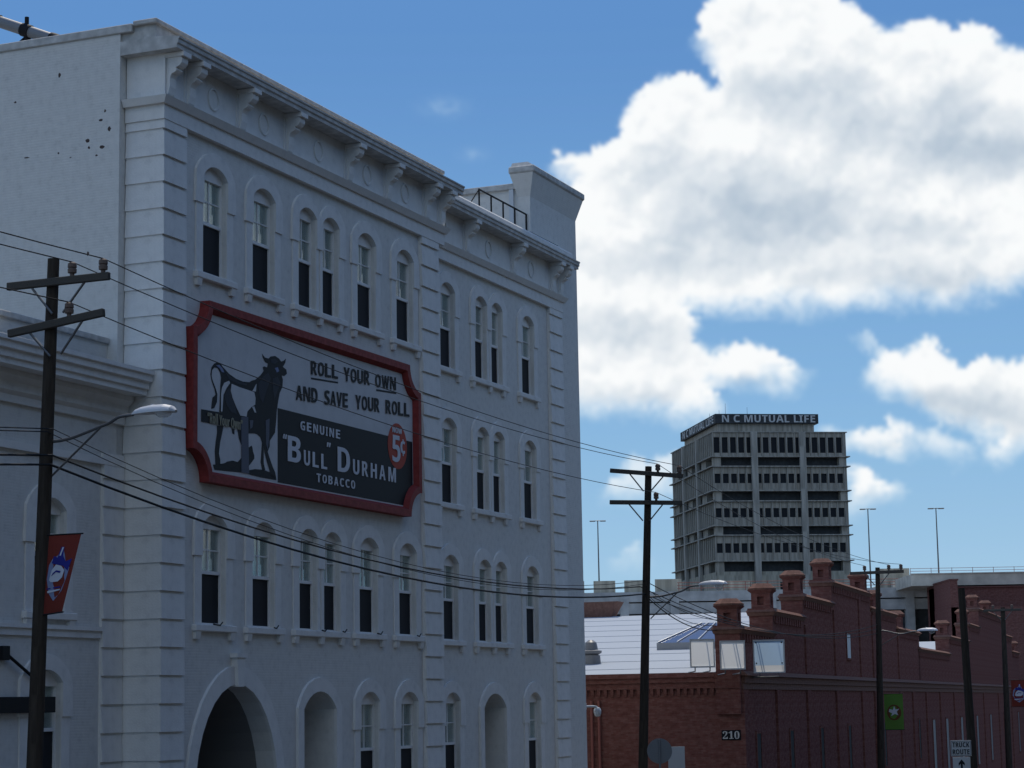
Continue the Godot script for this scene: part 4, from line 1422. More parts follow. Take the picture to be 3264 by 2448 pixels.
func brick_warehouse() -> void:
	var w := thing("brick_warehouse", "long dark red brick warehouse with stepped gables, corbelled chimney stacks and a white roof", "building", bk_o, PI / 2 - STREET_B)
	var th := 1.0
	var len := 150.0
	var m := MB.new()
	m.box(Vector3(0, -5, -0.4), Vector3(len, 5.7, 0))
	piece(w, "street_wall", m, M.brick)
	m = MB.new()
	m.box(Vector3(0, -5, -42), Vector3(0.4, 5.55, -0.401))
	piece(w, "end_wall", m, M.brick)
	m = MB.new()
	m.box(Vector3(0.4, -5, -42.4), Vector3(len, 5.5, -42))
	m.box(Vector3(len - 0.4, -5, -42), Vector3(len, 5.7, -0.41))
	piece(w, "rear_wall", m, M.brick)
	# eaves of the end wall: corbel courses and dentils
	m = MB.new()
	m.box(Vector3(-0.28, 5.55, -42), Vector3(0.2, 5.73, -1.002))
	m.box(Vector3(-0.20, 5.36, -42), Vector3(0.0, 5.548, -0.98))
	m.box(Vector3(-0.13, 5.12, -42), Vector3(0.0, 5.358, -0.96))
	piece(w, "eaves_corbel", m, M.brick)
	var dent := kept("eave_dentil", func(d: MB) -> void:
		d.taper(Vector3(-0.12, 4.84, -0.07), Vector3(0.0, 5.118, 0.07), -0.06, 0.0, -0.02, -0.02))
	for k in 26:
		piece(w, "dentil", dent, M.brick, Vector3(0, 0, -1.15 - k * 0.27))
	m = MB.new()
	m.box(Vector3(-0.16, 4.1, -0.98), Vector3(0.0, 5.1, -0.02))
	m.taper(Vector3(-0.3, 5.1, -1.0), Vector3(0.0, 5.7, -0.002), -0.1)
	piece(w, "corner_corbel", m, M.brick)
	# string course, frieze and pilasters of the street wall
	m = MB.new()
	m.taper(Vector3(-0.1, 5.58, 0.0), Vector3(len, 5.76, 0.1), 0, 0, 0.2)
	m.box(Vector3(0, 5.30, 0.0), Vector3(len, 5.578, 0.16))
	m.box(Vector3(0, 5.05, 0.0), Vector3(len, 5.29, 0.08))
	piece(w, "string_course", m, M.brick_cap)
	# first gable
	var st := [7.52, 8.46, 9.42, 10.47]
	var xs := [0.0, 7.05, 14.6, 23.0, 36.3, 47.0, 58.0]
	var steps := []
	st.append_array([9.70, 8.90])
	for i in 6:
		steps.append([xs[i] + (0.002 if i else 0.0), xs[i + 1], st[i]])
	var stacks := []
	for i in 4:
		stacks.append([xs[i] + 0.45, st[i]])
	stacks.append([xs[4] - 0.6, st[3]])
	stacks.append([40.6, st[4]])
	stacks.append([50.6, st[5]])
	gable(w, steps, th, stacks)
	# second gable, read from the photograph on the same wall
	var g2 := []
	for q in [[2917, 2060, 3018], [3017, 2022, 3080], [3080, 1982, 3117], [3112, 1934, 3190]]:
		var a := bw(q[0], q[1])
		var b := bw(q[2], q[1] + 6.0)
		g2.append([a.x + 1.5, b.x + 1.5, a.y])
	for i in 3:
		g2[i][1] = g2[i + 1][0] - 0.002
	var last: Array = g2[3]
	g2.append([last[1] + 0.002, last[1] + 9.0, g2[2][2]])
	g2.append([last[1] + 9.002, last[1] + 17.0, g2[1][2]])
	var s2 := []
	for i in 4:
		s2.append([g2[i][0] + 0.5, g2[i][2]])
	s2.append([(g2[3][0] + g2[3][1]) / 2, g2[3][2]])
	s2.append([g2[5][1] - 0.5, g2[5][2]])
	gable(w, g2, th, s2)
	for x in [0.0, 7.05, 14.6, 23.0, 31.5, 36.3, 47.0, 53.0, 60.0, 68.0, 77.0, 88.0, 100.0, 114.0, 128.0, 145.0]:
		m = MB.new()
		m.box(Vector3(x + 0.002, -5, 0.0), Vector3(x + 0.95, 5.04, 0.1))
		piece(w, "pilaster", m, M.brick)
	for x in [7.05, 14.6, 23.0, 31.5, 36.3, 47.0]:
		m = MB.new()
		m.box(Vector3(x + 0.1, 5.77, 0.0), Vector3(x + 0.8, {7.05: 7.1, 14.6: 8.0, 23.0: 9.0, 31.5: 10.0, 36.3: 9.2, 47.0: 8.4}[x], 0.08))
		piece(w, "gable_pilaster", m, M.brick)
	# slit windows
	var slit := func(x: float, y0: float, y1: float, wd: float, mt: Material) -> void:
		var nn := sub(w, "slit_window", Vector3(x, y0, 0))
		var f := MB.new()
		f.box(Vector3(-wd / 2 - 0.1, -0.1, 0.0), Vector3(-wd / 2, y1 - y0 + 0.1, 0.06))
		f.box(Vector3(wd / 2, -0.1, 0.0), Vector3(wd / 2 + 0.1, y1 - y0 + 0.1, 0.06))
		f.box(Vector3(-wd / 2, y1 - y0, 0.0), Vector3(wd / 2, y1 - y0 + 0.1, 0.06))
		f.box(Vector3(-wd / 2, -0.1, 0.0), Vector3(wd / 2, 0.0, 0.09))
		piece(nn, "surround", f, M.brick)
		f = MB.new()
		f.box(Vector3(-wd / 2, 0.0, 0.003), Vector3(wd / 2, y1 - y0, 0.03))
		piece(nn, "panel", f, mt)
	slit.call(27.8, 6.7, 7.95, 1.3, M.sign_face)
	for x in [3.0, 10.5, 18.5, 27.0, 40.0, 48.0, 56.0]:
		slit.call(x, 0.9, 3.3, 0.9, M.screen)
	for x in [64.0, 72.0, 82.0, 94.0, 106.0, 120.0, 136.0]:
		slit.call(x, -0.6, 3.2, 1.6, M.zinc)
	# roofs on either side of the ridges
	m = MB.new()
	var zr := -41.9
	for r in [[-0.2, 29.5, 57.5, 5.74, 9.27], [57.51, 98.0, 149.5, 5.74, 9.3]]:
		m.extrude(PackedVector2Array([Vector2(r[0], r[3] - 0.12), Vector2(r[1], r[4] - 0.12), Vector2(r[2], r[3] - 0.12), Vector2(r[2], r[3]), Vector2(r[1], r[4]), Vector2(r[0], r[3])]), zr, -th - 0.002)
	piece(w, "white_roof", m, M.roof_white)
	for k in 9:
		m = MB.new()
		var xa := 1.5 + k * 3.1
		var ya := 5.74 + (9.27 - 5.74) * (xa + 0.2) / 29.7
		m.box(Vector3(xa, ya - 0.04, zr + 0.1), Vector3(xa + 0.08, ya + 0.018, -th - 0.05))
		piece(w, "roof_seam", m, M.roof_white)
	# rear parapet corbel standing on the ridge
	m = MB.new()
	m.taper(Vector3(29.1, 9.2, -17.0), Vector3(30.2, 9.6, -12.7), -0.1, -0.1, -0.2, -0.1)
	m.taper(Vector3(29.0, 9.6, -17.0), Vector3(30.3, 10.05, -12.45), -0.1, -0.1, -0.25, -0.1)
	piece(w, "rear_parapet", m, M.brick_cap)
	# skylight: curb and hipped glass
	var n := sub(w, "skylight", Vector3(10.6, 6.98, -3.7))
	m = MB.new()
	m.box(Vector3(-1.1, -0.3, -1.95), Vector3(3.2, 0.22, 1.6))
	piece(n, "curb", m, M.curb_grey)
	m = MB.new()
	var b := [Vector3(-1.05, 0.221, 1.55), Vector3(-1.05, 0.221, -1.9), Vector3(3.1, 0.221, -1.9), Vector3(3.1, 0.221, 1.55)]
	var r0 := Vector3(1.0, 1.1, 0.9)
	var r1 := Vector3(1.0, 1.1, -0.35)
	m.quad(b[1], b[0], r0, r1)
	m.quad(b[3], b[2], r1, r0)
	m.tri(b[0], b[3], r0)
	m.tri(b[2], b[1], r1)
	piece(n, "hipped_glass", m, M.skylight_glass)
	for k in 5:
		m = MB.new()
		var fz := k / 4.0
		m.tube(PackedVector3Array([b[0].lerp(b[1], fz) + Vector3(0, 0.03, 0), r0.lerp(r1, fz) + Vector3(0, 0.03, 0)]), 0.03, 0.03, 5)
		piece(n, "glazing_bar", m, M.panel_white)
	# downpipes on the end wall
	for z in [-6.05, -5.75]:
		m = MB.new()
		m.tube(PackedVector3Array([Vector3(-0.1, 0.1, z), Vector3(-0.1, 4.7, z)]), 0.06, 0.06, 8)
		piece(w, "downpipe", m, M.rail_red)
	# white roof ventilator, standing free on the roof
	var vp := bk_o + bk_u * 4.2 - bk_n * 7.2 + Vector3.UP * 6.24
	var v := thing("roof_ventilator", "small silvery mushroom ventilator on the white roof by the factory corner", "roof vent", vp)
	m = MB.new()
	m.lathe(PackedVector2Array([Vector2(0.42, -0.12), Vector2(0.38, 0.36), Vector2(0.3, 0.38)]), Vector3.ZERO, 14)
	piece(v, "base", m, M.zinc)
	m = MB.new()
	m.lathe(PackedVector2Array([Vector2(0.3, 0.38), Vector2(0.44, 0.46), Vector2(0.46, 0.55), Vector2(0.3, 0.6), Vector2(0.24, 0.9), Vector2(0.1, 1.0), Vector2(0.0, 1.0)]), Vector3.ZERO, 14)
	piece(v, "cowl", m, M.zinc)
	# flat panels stood on the cornice
	var pan := [["plain translucent white panel on the eaves before the skylight", 2200, 2036, 2277, 2128, 5.73, 0], ["plain translucent white panel on the eaves under the first chimney stack", 2296, 2041, 2374, 2135, 5.73, 0], ["framed white panel tinted with sky reflection, with four bolts on the brick string course", 2402, 2038, 2500, 2146, 5.76, 1]]
	for p in pan:
		var dep: float = 82.9 if p[6] == 0 else 86.0
		var c0 := pd(p[1], p[4], dep)
		var c1 := pd(p[3], p[2], dep)
		var wd := c1.x - c0.x
		var ht := c1.y - c0.y
		var o := thing("flat_panel", p[0], "panel", Vector3((c0.x + c1.x) / 2, c0.y, c0.z), 0.06, "white panels on the warehouse eaves")
		m = MB.new()
		m.box(Vector3(-wd / 2, 0, -0.03), Vector3(wd / 2, 0.05, 0.03))
		m.box(Vector3(-wd / 2, ht - 0.05, -0.03), Vector3(wd / 2, ht, 0.03))
		m.box(Vector3(-wd / 2, 0.05, -0.03), Vector3(-wd / 2 + 0.05, ht - 0.05, 0.03))
		m.box(Vector3(wd / 2 - 0.05, 0.05, -0.03), Vector3(wd / 2, ht - 0.05, 0.03))
		piece(o, "frame", m, M.sign_face)
		m = MB.new()
		var split := 0.3 if p[6] else 0.05
		m.quad(Vector3(-wd / 2 + 0.05, split, 0.01), Vector3(wd / 2 - 0.05, split, 0.01), Vector3(wd / 2 - 0.05, ht - 0.05, 0.01), Vector3(-wd / 2 + 0.05, ht - 0.05, 0.01))
		piece(o, "sheet", m, M.panel_sky_tint if p[6] else M.panel_sheet)
		if p[6]:
			m = MB.new()
			m.quad(Vector3(-wd / 2 + 0.05, 0.05, 0.012), Vector3(wd / 2 - 0.05, 0.05, 0.012), Vector3(wd / 2 - 0.05, split, 0.012), Vector3(-wd / 2 + 0.05, split, 0.012))
			piece(o, "lower_sheet", m, M.panel_sheet)
		for e in [-1, 1]:
			m = MB.new()
			m.tube(PackedVector3Array([Vector3(e * wd * 0.3, 0.02, -0.05), Vector3(e * wd * 0.3, -0.14, -0.05), Vector3(e * wd * 0.3 - (1.0 if p[6] else 0.0), -0.16, -0.4 if p[6] else -1.9)]), 0.025, 0.025, 6)
			piece(o, "mounting_bracket", m, M.zinc)
		if p[6]:
			for q in [[-1, 0.36], [1, 0.36], [-1, ht - 0.14], [1, ht - 0.14]]:
				m = MB.new()
				m.box(Vector3(q[0] * (wd / 2 - 0.12) - 0.025, q[1], 0.012), Vector3(q[0] * (wd / 2 - 0.12) + 0.025, q[1] + 0.05, 0.04))
				piece(o, "bolt", m, M.dark_metal)
	# house number on the end wall
	var np := on_plane(2331, 2343, bk_o, -bk_u, 0.0)
	var hn := thing("number_plate", "black house number plate reading 210 on the brick end wall", "sign", np - bk_u * 0.005, -STREET_B)
	m = MB.new()
	m.cbox(Vector3(-0.38, -0.19, 0.0), Vector3(0.38, 0.19, 0.03), 0.008)
	piece(hn, "plate", m, M.sign_black)
	lettering(hn, "210", -0.33, 0.33, -0.15, 0.15, 0.035, M.sign_face, 0.0, true)


# ------------------------------------------------------------------ office tower
func office_tower() -> void:
	var ang := deg_to_rad(9.0)
	var o := pd(2276, 1520, 450)
	o.y = 0.0
	var t := thing("office_tower", "grey concrete office tower with recessed floors and a lettered rooftop sign", "building", o, ang)
	var W := 28.9
	var L := 38.0
	var y_top := 60.9
	var m := MB.new()
	# core set back behind the bands
	m.box(Vector3(1.4, -5.0, -L + 1.4), Vector3(W - 1.4, y_top - 0.5, -1.6))
	piece(t, "glazed_core", m, M.tower_dark)
	# bands of windows: [y0, y1, window bottom, window top]
	var bands := [[55.9, 60.9, 56.6, 59.9], [48.7, 53.6, 50.2, 52.2], [41.35, 46.3, 43.0, 44.95], [34.0, 39.15, 35.6, 37.6], [-5.0, 31.7, 26.0, 29.4]]
	var pitch := 1.775
	for b in bands:
		var base: bool = b[0] < 0.0
		var ops := []
		for k in 16:
			var x: float = 0.15 + k * pitch
			if base and not k in [3, 4, 7, 8]:
				continue
			if base:
				ops.append([x + 0.9, x + 1.6, b[2], b[3], 0.0, 0.5])
			else:
				ops.append([x, x + 1.25, b[2], b[3], 0.0, 0.5])
		m = MB.new()
		wall(m, -0.02, W, 0.0, 0.5, [[b[0], b[1], ops]])
		m.box(Vector3(W - 0.5, b[0], -L), Vector3(W, b[1], -0.5))
		m.box(Vector3(0.0, b[0], -L), Vector3(W - 0.5, b[1], -L + 0.5))
		m.box(Vector3(0.0, b[0], -L + 0.5), Vector3(0.5, b[1], -0.5))
		m.box(Vector3(0.5, b[0] + 0.01, -1.6), Vector3(W - 0.5, b[0] + 0.3, -0.5))
		m.box(Vector3(0.5, b[1] - 0.3, -1.6), Vector3(W - 0.5, b[1] - 0.01, -0.5))
		m.box(Vector3(0.5, b[0] + 0.01, -L + 0.5), Vector3(1.4, b[0] + 0.3, -1.6))
		m.box(Vector3(0.5, b[1] - 0.3, -L + 0.5), Vector3(1.4, b[1] - 0.01, -1.6))
		piece(t, "concrete_base" if base else "concrete_band", m, M.concrete_pale if base else M.concrete)
		for op in ops:
			m = MB.new()
			m.box(Vector3(op[0] + 0.003, op[2], -0.36), Vector3(op[1] - 0.003, op[3], -0.3))
			piece(t, "window_pane", m, M.tower_glass)
		if not base:
			# fins between the windows, and ribs down the left side
			var fin := kept("fin%.2f" % (b[1] - b[0]), func(f: MB) -> void:
				f.box(Vector3(-0.11, 0.05, 0.0), Vector3(0.11, b[1] - b[0] - 0.05, 0.22)))
			for k in 17:
				piece(t, "fin", fin, M.concrete_col, Vector3(-0.11 + k * pitch, b[0], 0.0))
			for k in 22:
				m = MB.new()
				m.box(Vector3(-0.25, b[0] + 0.05, -1.6 - k * 1.66), Vector3(0.0, b[1] - 0.05, -1.25 - k * 1.66))
				piece(t, "side_rib", m, M.concrete)
			# slab ledges
			for y in [b[0] - 0.22, b[1]]:
				if y > 60.0:
					continue
				m = MB.new()
				m.box(Vector3(-0.7, y, -L - 0.5), Vector3(W + 0.7, y + 0.22, 0.55))
				piece(t, "slab_ledge", m, M.concrete_col)
	# corner piers of the open floors
	for y in [[31.7, 33.78], [39.37, 41.13], [46.52, 48.48], [53.82, 55.68]]:
		for q in [[0.0, 0.0], [W - 1.6, 0.0], [0.0, -L + 1.6]]:
			m = MB.new()
			m.box(Vector3(q[0], y[0], q[1] - 1.6), Vector3(q[0] + 1.6, y[1], q[1] - 0.02))
			piece(t, "corner_pier", m, M.concrete)
		for k in 3:
			m = MB.new()
			m.box(Vector3(0.05, y[0], -11.0 - k * 12.6), Vector3(1.35, y[1], -7.0 - k * 12.6))
			piece(t, "side_pier", m, M.concrete)
	m = MB.new()
	m.box(Vector3(-0.25, y_top, -L - 0.2), Vector3(W + 0.3, y_top + 0.18, 0.3))
	piece(t, "roof_slab", m, M.concrete_col)
	# full-height columns
	for x in [8.05, 18.55]:
		m = MB.new()
		m.box(Vector3(x, -5.0, 0.0), Vector3(x + 1.35, y_top - 0.002, 0.75))
		piece(t, "column", m, M.concrete_col)
	for z in [-12.6, -25.2]:
		m = MB.new()
		m.box(Vector3(-0.75, -5.0, z - 0.6), Vector3(0.0, y_top - 0.002, z + 0.6))
		piece(t, "column", m, M.concrete_col)
	# penthouse with the rooftop sign
	m = MB.new()
	m.box(Vector3(1.6, y_top + 0.18, -L + 6), Vector3(22.6, 63.2, -1.8))
	piece(t, "penthouse", m, M.concrete)
	m = MB.new()
	m.box(Vector3(0.9, 63.0, -L + 5.2), Vector3(23.4, 65.0, -1.0))
	var sg := piece(t, "rooftop_sign", m, M.tower_dark)
	lettering(sg, "N C MUTUAL LIFE", 2.35, 22.7, 63.22, 64.78, -0.93, M.sign_face)
	var side := Node3D.new()
	side.name = "side_lettering"
	t.add_child(side, true)
	side.transform = Transform3D(Basis(Vector3.UP, -PI / 2), Vector3(0.9, 0, -L + 5.2))
	lettering(side, "N C MUTUAL LIFE", 2.2, L - 7.6, 63.22, 64.78, 0.05, M.sign_face)
	for x in [6.0, 17.8, 20.2]:
		m = MB.new()
		m.box(Vector3(x, y_top + 0.6, -1.79), Vector3(x + 0.3, 62.9, -1.6))
		piece(t, "sign_bracket", m, M.concrete_col)
	for q in [[3.4, 68.2], [8.2, 67.4], [2.0, 66.8], [-0.1, 66.0]]:
		m = MB.new()
		m.tube(PackedVector3Array([Vector3(q[0] + 1.6, 65.0, -8), Vector3(q[0] + 1.6, q[1], -8)]), 0.05, 0.03, 5)
		piece(t, "antenna", m, M.grey_metal)


# ------------------------------------------------------------------ parking deck and what stands round it
func rect(m: MB, x0: float, y0: float, x1: float, y1: float, depth: float, thick: float) -> void:
	# a box whose front is the pixel rectangle at that depth
	var a := pd(x0, y1, depth)
	var b := pd(x1, y0, depth)
	m.box(Vector3(a.x, a.y, -depth - thick), Vector3(b.x, b.y, -depth))


func parking_deck() -> void:
	var D := 250.0
	var n := thing("parking_deck", "pale concrete parking deck with blocky parapets behind the brick warehouse", "parking deck", Vector3.ZERO)
	var m := MB.new()
	var a := pd(1700, 1893, D)
	var b := pd(2990, 1905, D)
	m.box(Vector3(a.x, a.y - 1.15, -D - 40), Vector3(b.x, a.y, -D))
	piece(n, "upper_parapet", m, M.deck)
	m = MB.new()
	m.box(Vector3(a.x, a.y - 2.5, -D - 40), Vector3(b.x, a.y - 1.3, -D - 0.15))
	piece(n, "lower_parapet", m, M.deck)
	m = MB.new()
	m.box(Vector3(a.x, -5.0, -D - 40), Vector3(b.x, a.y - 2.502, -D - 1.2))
	piece(n, "lower_storeys", m, M.tower_dark)  # open storeys as one solid box, their inner shade in its dark colour
	for x in [1700, 1830, 1990, 2150, 2300, 2460, 2620, 2780, 2900]:
		m = MB.new()
		var p := pd(x, 1900, D)
		m.box(Vector3(p.x - 0.5, -5.0, -D - 1.0), Vector3(p.x + 0.5, a.y - 0.3, -D + 0.12))
		piece(n, "column", m, M.deck)
	for q in [[1780, 1852, 1862, 1910], [1894, 1851, 1961, 1909], [1992, 1849, 2058, 1897], [2090, 1845, 2172, 1895], [2803, 1811, 2898, 1866], [2300, 1850, 2390, 1897]]:
		m = MB.new()
		rect(m, q[0], q[1], q[2], q[3] + 30, D + 3.0, 0.5)
		piece(n, "parapet_block", m, M.concrete_pale)
	m = MB.new()
	for k in 3:
		var y := a.y + 0.35 + k * 0.33
		m.tube(PackedVector3Array([Vector3(pd(2160, 1890, D).x, y, -D - 0.3), Vector3(pd(2960, 1890, D).x, y, -D - 0.3)]), 0.035, 0.035, 5)
	piece(n, "guard_rail", m, M.rail_red)
	for k in 12:
		m = MB.new()
		var px := 2165 + k * 71
		m.tube(PackedVector3Array([Vector3(pd(px, 1890, D).x, a.y, -D - 0.3), Vector3(pd(px, 1890, D).x, a.y + 1.05, -D - 0.3)]), 0.04, 0.04, 5)
		piece(n, "rail_post", m, M.rail_red)
	# upper deck to the right
	m = MB.new()
	var c0 := pd(2905, 1868, D - 10)
	var c1 := pd(3500, 1832, D - 10)
	m.box(Vector3(c0.x, c0.y, -D - 30), Vector3(c1.x, c1.y + 0.4, -D + 10))
	m.box(Vector3(pd(2995, 1868, D).x, c0.y - 26.0, -D - 30), Vector3(c1.x, c0.y - 0.002, -D + 8))
	piece(n, "upper_deck", m, M.deck_cream)
	m = MB.new()
	m.box(Vector3(c0.x, c1.y + 0.4, -D + 9.5), Vector3(c1.x, c1.y + 0.5, -D + 10.12))
	piece(n, "deck_coping", m, M.deck_cream)
	m = MB.new()
	for k in 2:
		m.tube(PackedVector3Array([Vector3(c0.x, c1.y + 0.75 + k * 0.3, -D + 9.8), Vector3(c1.x, c1.y + 0.75 + k * 0.3, -D + 9.8)]), 0.025, 0.025, 5)
	for k in 10:
		var x := lerpf(c0.x, c1.x, k / 9.0)
		m.tube(PackedVector3Array([Vector3(x, c1.y + 0.5, -D + 9.8), Vector3(x, c1.y + 1.1, -D + 9.8)]), 0.03, 0.03, 5)
	piece(n, "deck_rail", m, M.rail_red)
	# flat-roofed brown building in front of the right end of the deck
	var bb := thing("brown_brick_block", "plain flat-roofed dark brick block behind the far gables", "building", Vector3.ZERO)
	m = MB.new()
	var e0 := pd(2982, 1990, 240)
	var e1 := pd(3500, 1866, 240)
	m.box(Vector3(e0.x, -5.0, -243), Vector3(e1.x, e1.y, -240))
	m.box(Vector3(e0.x - 0.0, -5.0, -244), Vector3(e0.x + 0.8, e1.y + 0.35, -231))
	piece(bb, "wall", m, M.brown_brick)
	m = MB.new()
	m.box(Vector3(e0.x - 0.1, e1.y + 0.35, -244.1), Vector3(e0.x + 0.9, e1.y + 0.5, -230.9))
	m.box(Vector3(e0.x + 0.9, e1.y, -243.2), Vector3(e1.x, e1.y + 0.14, -239.8))
	piece(bb, "coping", m, M.brown_brick)
	m = MB.new()
	var f := pd(3030, 1936, 231)
	m.box(Vector3(f.x, -5.0, -239.9), Vector3(f.x + 36, f.y, -231))
	piece(bb, "front_bay", m, M.brown_brick)
	# double-headed lights on the deck
	for q in [[1905, 1906, 1660, "twin-headed deck light pole rising near the white factory corner"], [2766, 1860, 1622, "twin-headed deck light pole rising just right of the office tower"], [2983, 1830, 1620, "twin-headed deck light pole rising above the cream upper deck"]]:
		var foot := pd(q[0] + 8.0, q[1], D + 4.0)
		var head := pd(q[0], q[2], D + 4.0)
		foot.x = head.x + (foot.x - head.x) * 0.1
		if q[0] > 2900:
			foot.y -= 0.3
		var l := thing("deck_light", q[3], "light pole", foot, 0.0, "light poles on the parking deck")
		m = MB.new()
		var r := head - foot
		m.tube(PackedVector3Array([Vector3(0, -0.8, 0), r]), 0.1, 0.06, 8)
		piece(l, "pole", m, M.grey_metal)
		for s in [-1, 1]:
			m = MB.new()
			m.tube(PackedVector3Array([r, r + Vector3(s * 0.35, -0.02, 0)]), 0.05, 0.05, 6)
			m.cbox(r + Vector3(0.3 if s > 0 else -0.95, -0.1, -0.2), r + Vector3(0.95 if s > 0 else -0.3, 0.02, 0.2), 0.03)
			piece(l, "lamp_head", m, M.grey_metal)


# ------------------------------------------------------------------ small things
func small_things() -> void:
	var m: MB
	# railing on the wing roof
	var rr := thing("roof_railing", "dark metal guard railing on the roof of the factory wing", "railing", fac_o + fac_u * 21.4 - fac_n * 1.05 + Vector3.UP * 20.98, PI / 2 - FACADE)
	m = MB.new()
	m.tube(PackedVector3Array([Vector3(0, 0.62, 0), Vector3(4.18, 0.62, 0)]), 0.03, 0.03, 6)
	piece(rr, "top_rail", m, M.dark_metal)
	for x in [0.02, 1.04, 2.08, 3.12, 4.16]:
		m = MB.new()
		m.tube(PackedVector3Array([Vector3(x, -0.02, 0), Vector3(x, 0.62, 0)]), 0.032, 0.032, 6)
		piece(rr, "post", m, M.dark_metal)
	m = MB.new()
	m.tube(PackedVector3Array([Vector3(0, 0.6, 0), Vector3(-0.5, 0.05, -0.1)]), 0.02, 0.02, 5)
	m.tube(PackedVector3Array([Vector3(-1.1, 0.1, -0.1), Vector3(0, 0.02, 0)]), 0.02, 0.02, 5)
	piece(rr, "stay", m, M.dark_metal)
	# banded pipe on a stand on the factory roof
	var at := fac_o + fac_u * 4.0 - fac_n * 9.0
	var a := on_plane(85, 98, at, fac_u)
	var b := on_plane(175, 128, at, fac_u)
	var dirv := (b - a).normalized()
	var p := thing("roof_pipe", "white pipe with black bands tilted on a black stand above the factory side wall", "pipe", Vector3(a.x, 20.4, a.z))
	a.y -= 20.4
	var o := Vector3(0, a.y, 0)
	m = MB.new()
	m.tube(PackedVector3Array([o - dirv * 5.0, o + dirv * 3.0]), 0.16, 0.16, 12)
	piece(p, "tube", m, M.zinc)
	for k in [-1.1, 0.0, 1.0]:
		m = MB.new()
		m.tube(PackedVector3Array([o + dirv * (k - 0.14), o + dirv * (k + 0.14)]), 0.185, 0.185, 12)
		piece(p, "clamp_band", m, M.dark_metal)
	m = MB.new()
	m.tube(PackedVector3Array([Vector3(0, 0, 0), o + Vector3.UP * 0.38]), 0.06, 0.06, 8)
	for s in [-1, 1]:
		m.tube(PackedVector3Array([o + Vector3.DOWN * 0.15, o + Vector3(s * 0.5, -0.62, 0), Vector3(s * 0.9, 0, 0)]), 0.035, 0.035, 6)
	piece(p, "stand", m, M.dark_metal)
	# security camera on the factory corner
	var cp := fac_o + fac_u * 30.05 - fac_n * 1.0 + Vector3.UP * fac(1872, 2252, -0.9).y
	var c := thing("security_camera", "white dome security camera on an arm at the factory corner", "camera", cp, PI / 2 - FACADE)
	m = MB.new()
	m.cbox(Vector3(0.0, -0.12, -0.1), Vector3(0.05, 0.12, 0.1), 0.01)
	m.tube(PackedVector3Array([Vector3(0.03, 0.0, 0), Vector3(0.4, 0.0, 0.25), Vector3(0.52, -0.04, 0.33)]), 0.04, 0.04, 8)
	piece(c, "arm", m, M.panel_white)
	m = MB.new()
	m.lathe(PackedVector2Array([Vector2(0.0, -0.36), Vector2(0.09, -0.33), Vector2(0.13, -0.24), Vector2(0.14, -0.12), Vector2(0.1, -0.04), Vector2(0.04, -0.02), Vector2(0.0, -0.02)]), Vector3(0.52, -0.02, 0.33), 14)
	piece(c, "dome", m, M.panel_white)
	# backs of road signs
	var sp := pd(2103, 2394, 67)
	var s1 := thing("round_sign", "grey round back of a road sign on a post beside the dark utility pole", "sign", Vector3(sp.x, 0, sp.z))
	m = MB.new()
	m.tube(PackedVector3Array([Vector3(0, -0.2, -0.03), Vector3(0, sp.y + 0.35, -0.03)]), 0.03, 0.03, 8)
	piece(s1, "post", m, M.zinc)
	m = MB.new()
	var disc := PackedVector2Array()
	for i in 32:
		disc.append(Vector2(cos(TAU * i / 32), sin(TAU * i / 32)) * 0.385 + Vector2(0, sp.y))
	m.extrude(disc, -0.075, -0.068)
	m.box(Vector3(-0.025, sp.y - 0.36, -0.067), Vector3(0.025, sp.y + 0.36, -0.04))
	piece(s1, "disc", m, M.zinc)
	var wp := pd(2156, 2410, 70)
	var s2 := thing("blank_sign", "blank pale rectangular sign partly behind the round sign", "sign", Vector3(wp.x, 0, wp.z), 0.25)
	m = MB.new()
	m.tube(PackedVector3Array([Vector3(0, -0.2, -0.04), Vector3(0, wp.y + 0.2, -0.04)]), 0.03, 0.03, 8)
	piece(s2, "post", m, M.zinc)
	m = MB.new()
	m.cbox(Vector3(-0.28, wp.y - 0.6, 0.0), Vector3(0.28, wp.y + 0.3, 0.012), 0.004)
	piece(s2, "plate", m, M.sign_face)
	# truck route signs
	var tp := pd(3063, 2385, 66)
	var s3 := thing("truck_route_sign", "white truck route sign above an arrow plate on a post", "sign", Vector3(tp.x, 0, tp.z), -0.12)
	m = MB.new()
	m.tube(PackedVector3Array([Vector3(0, -0.2, -0.04), Vector3(0, tp.y + 0.25, -0.04)]), 0.03, 0.03, 8)
	piece(s3, "post", m, M.zinc)
	m = MB.new()
	m.cbox(Vector3(-0.305, tp.y - 0.235, 0.0), Vector3(0.305, tp.y + 0.235, 0.012), 0.004)
	var pl := piece(s3, "plate", m, M.sign_face)
	lettering(pl, "TRUCK", -0.25, 0.25, tp.y + 0.03, tp.y + 0.18, 0.016, M.sign_black)
	lettering(pl, "ROUTE", -0.25, 0.25, tp.y - 0.18, tp.y - 0.03, 0.016, M.sign_black)
	m = MB.new()
	m.box(Vector3(-0.29, tp.y - 0.215, 0.012), Vector3(0.29, tp.y - 0.205, 0.015))
	m.box(Vector3(-0.29, tp.y + 0.205, 0.012), Vector3(0.29, tp.y + 0.215, 0.015))
	m.box(Vector3(-0.29, tp.y - 0.205, 0.012), Vector3(-0.28, tp.y + 0.205, 0.015))
	m.box(Vector3(0.28, tp.y - 0.205, 0.012), Vector3(0.29, tp.y + 0.205, 0.015))
	piece(pl, "border", m, M.sign_black)
	m = MB.new()
	m.cbox(Vector3(-0.26, tp.y - 0.78, 0.0), Vector3(0.26, tp.y - 0.26, 0.012), 0.004)
	var pa := piece(s3, "arrow_plate", m, M.sign_face)
	m = MB.new()
	var ay := tp.y - 0.52
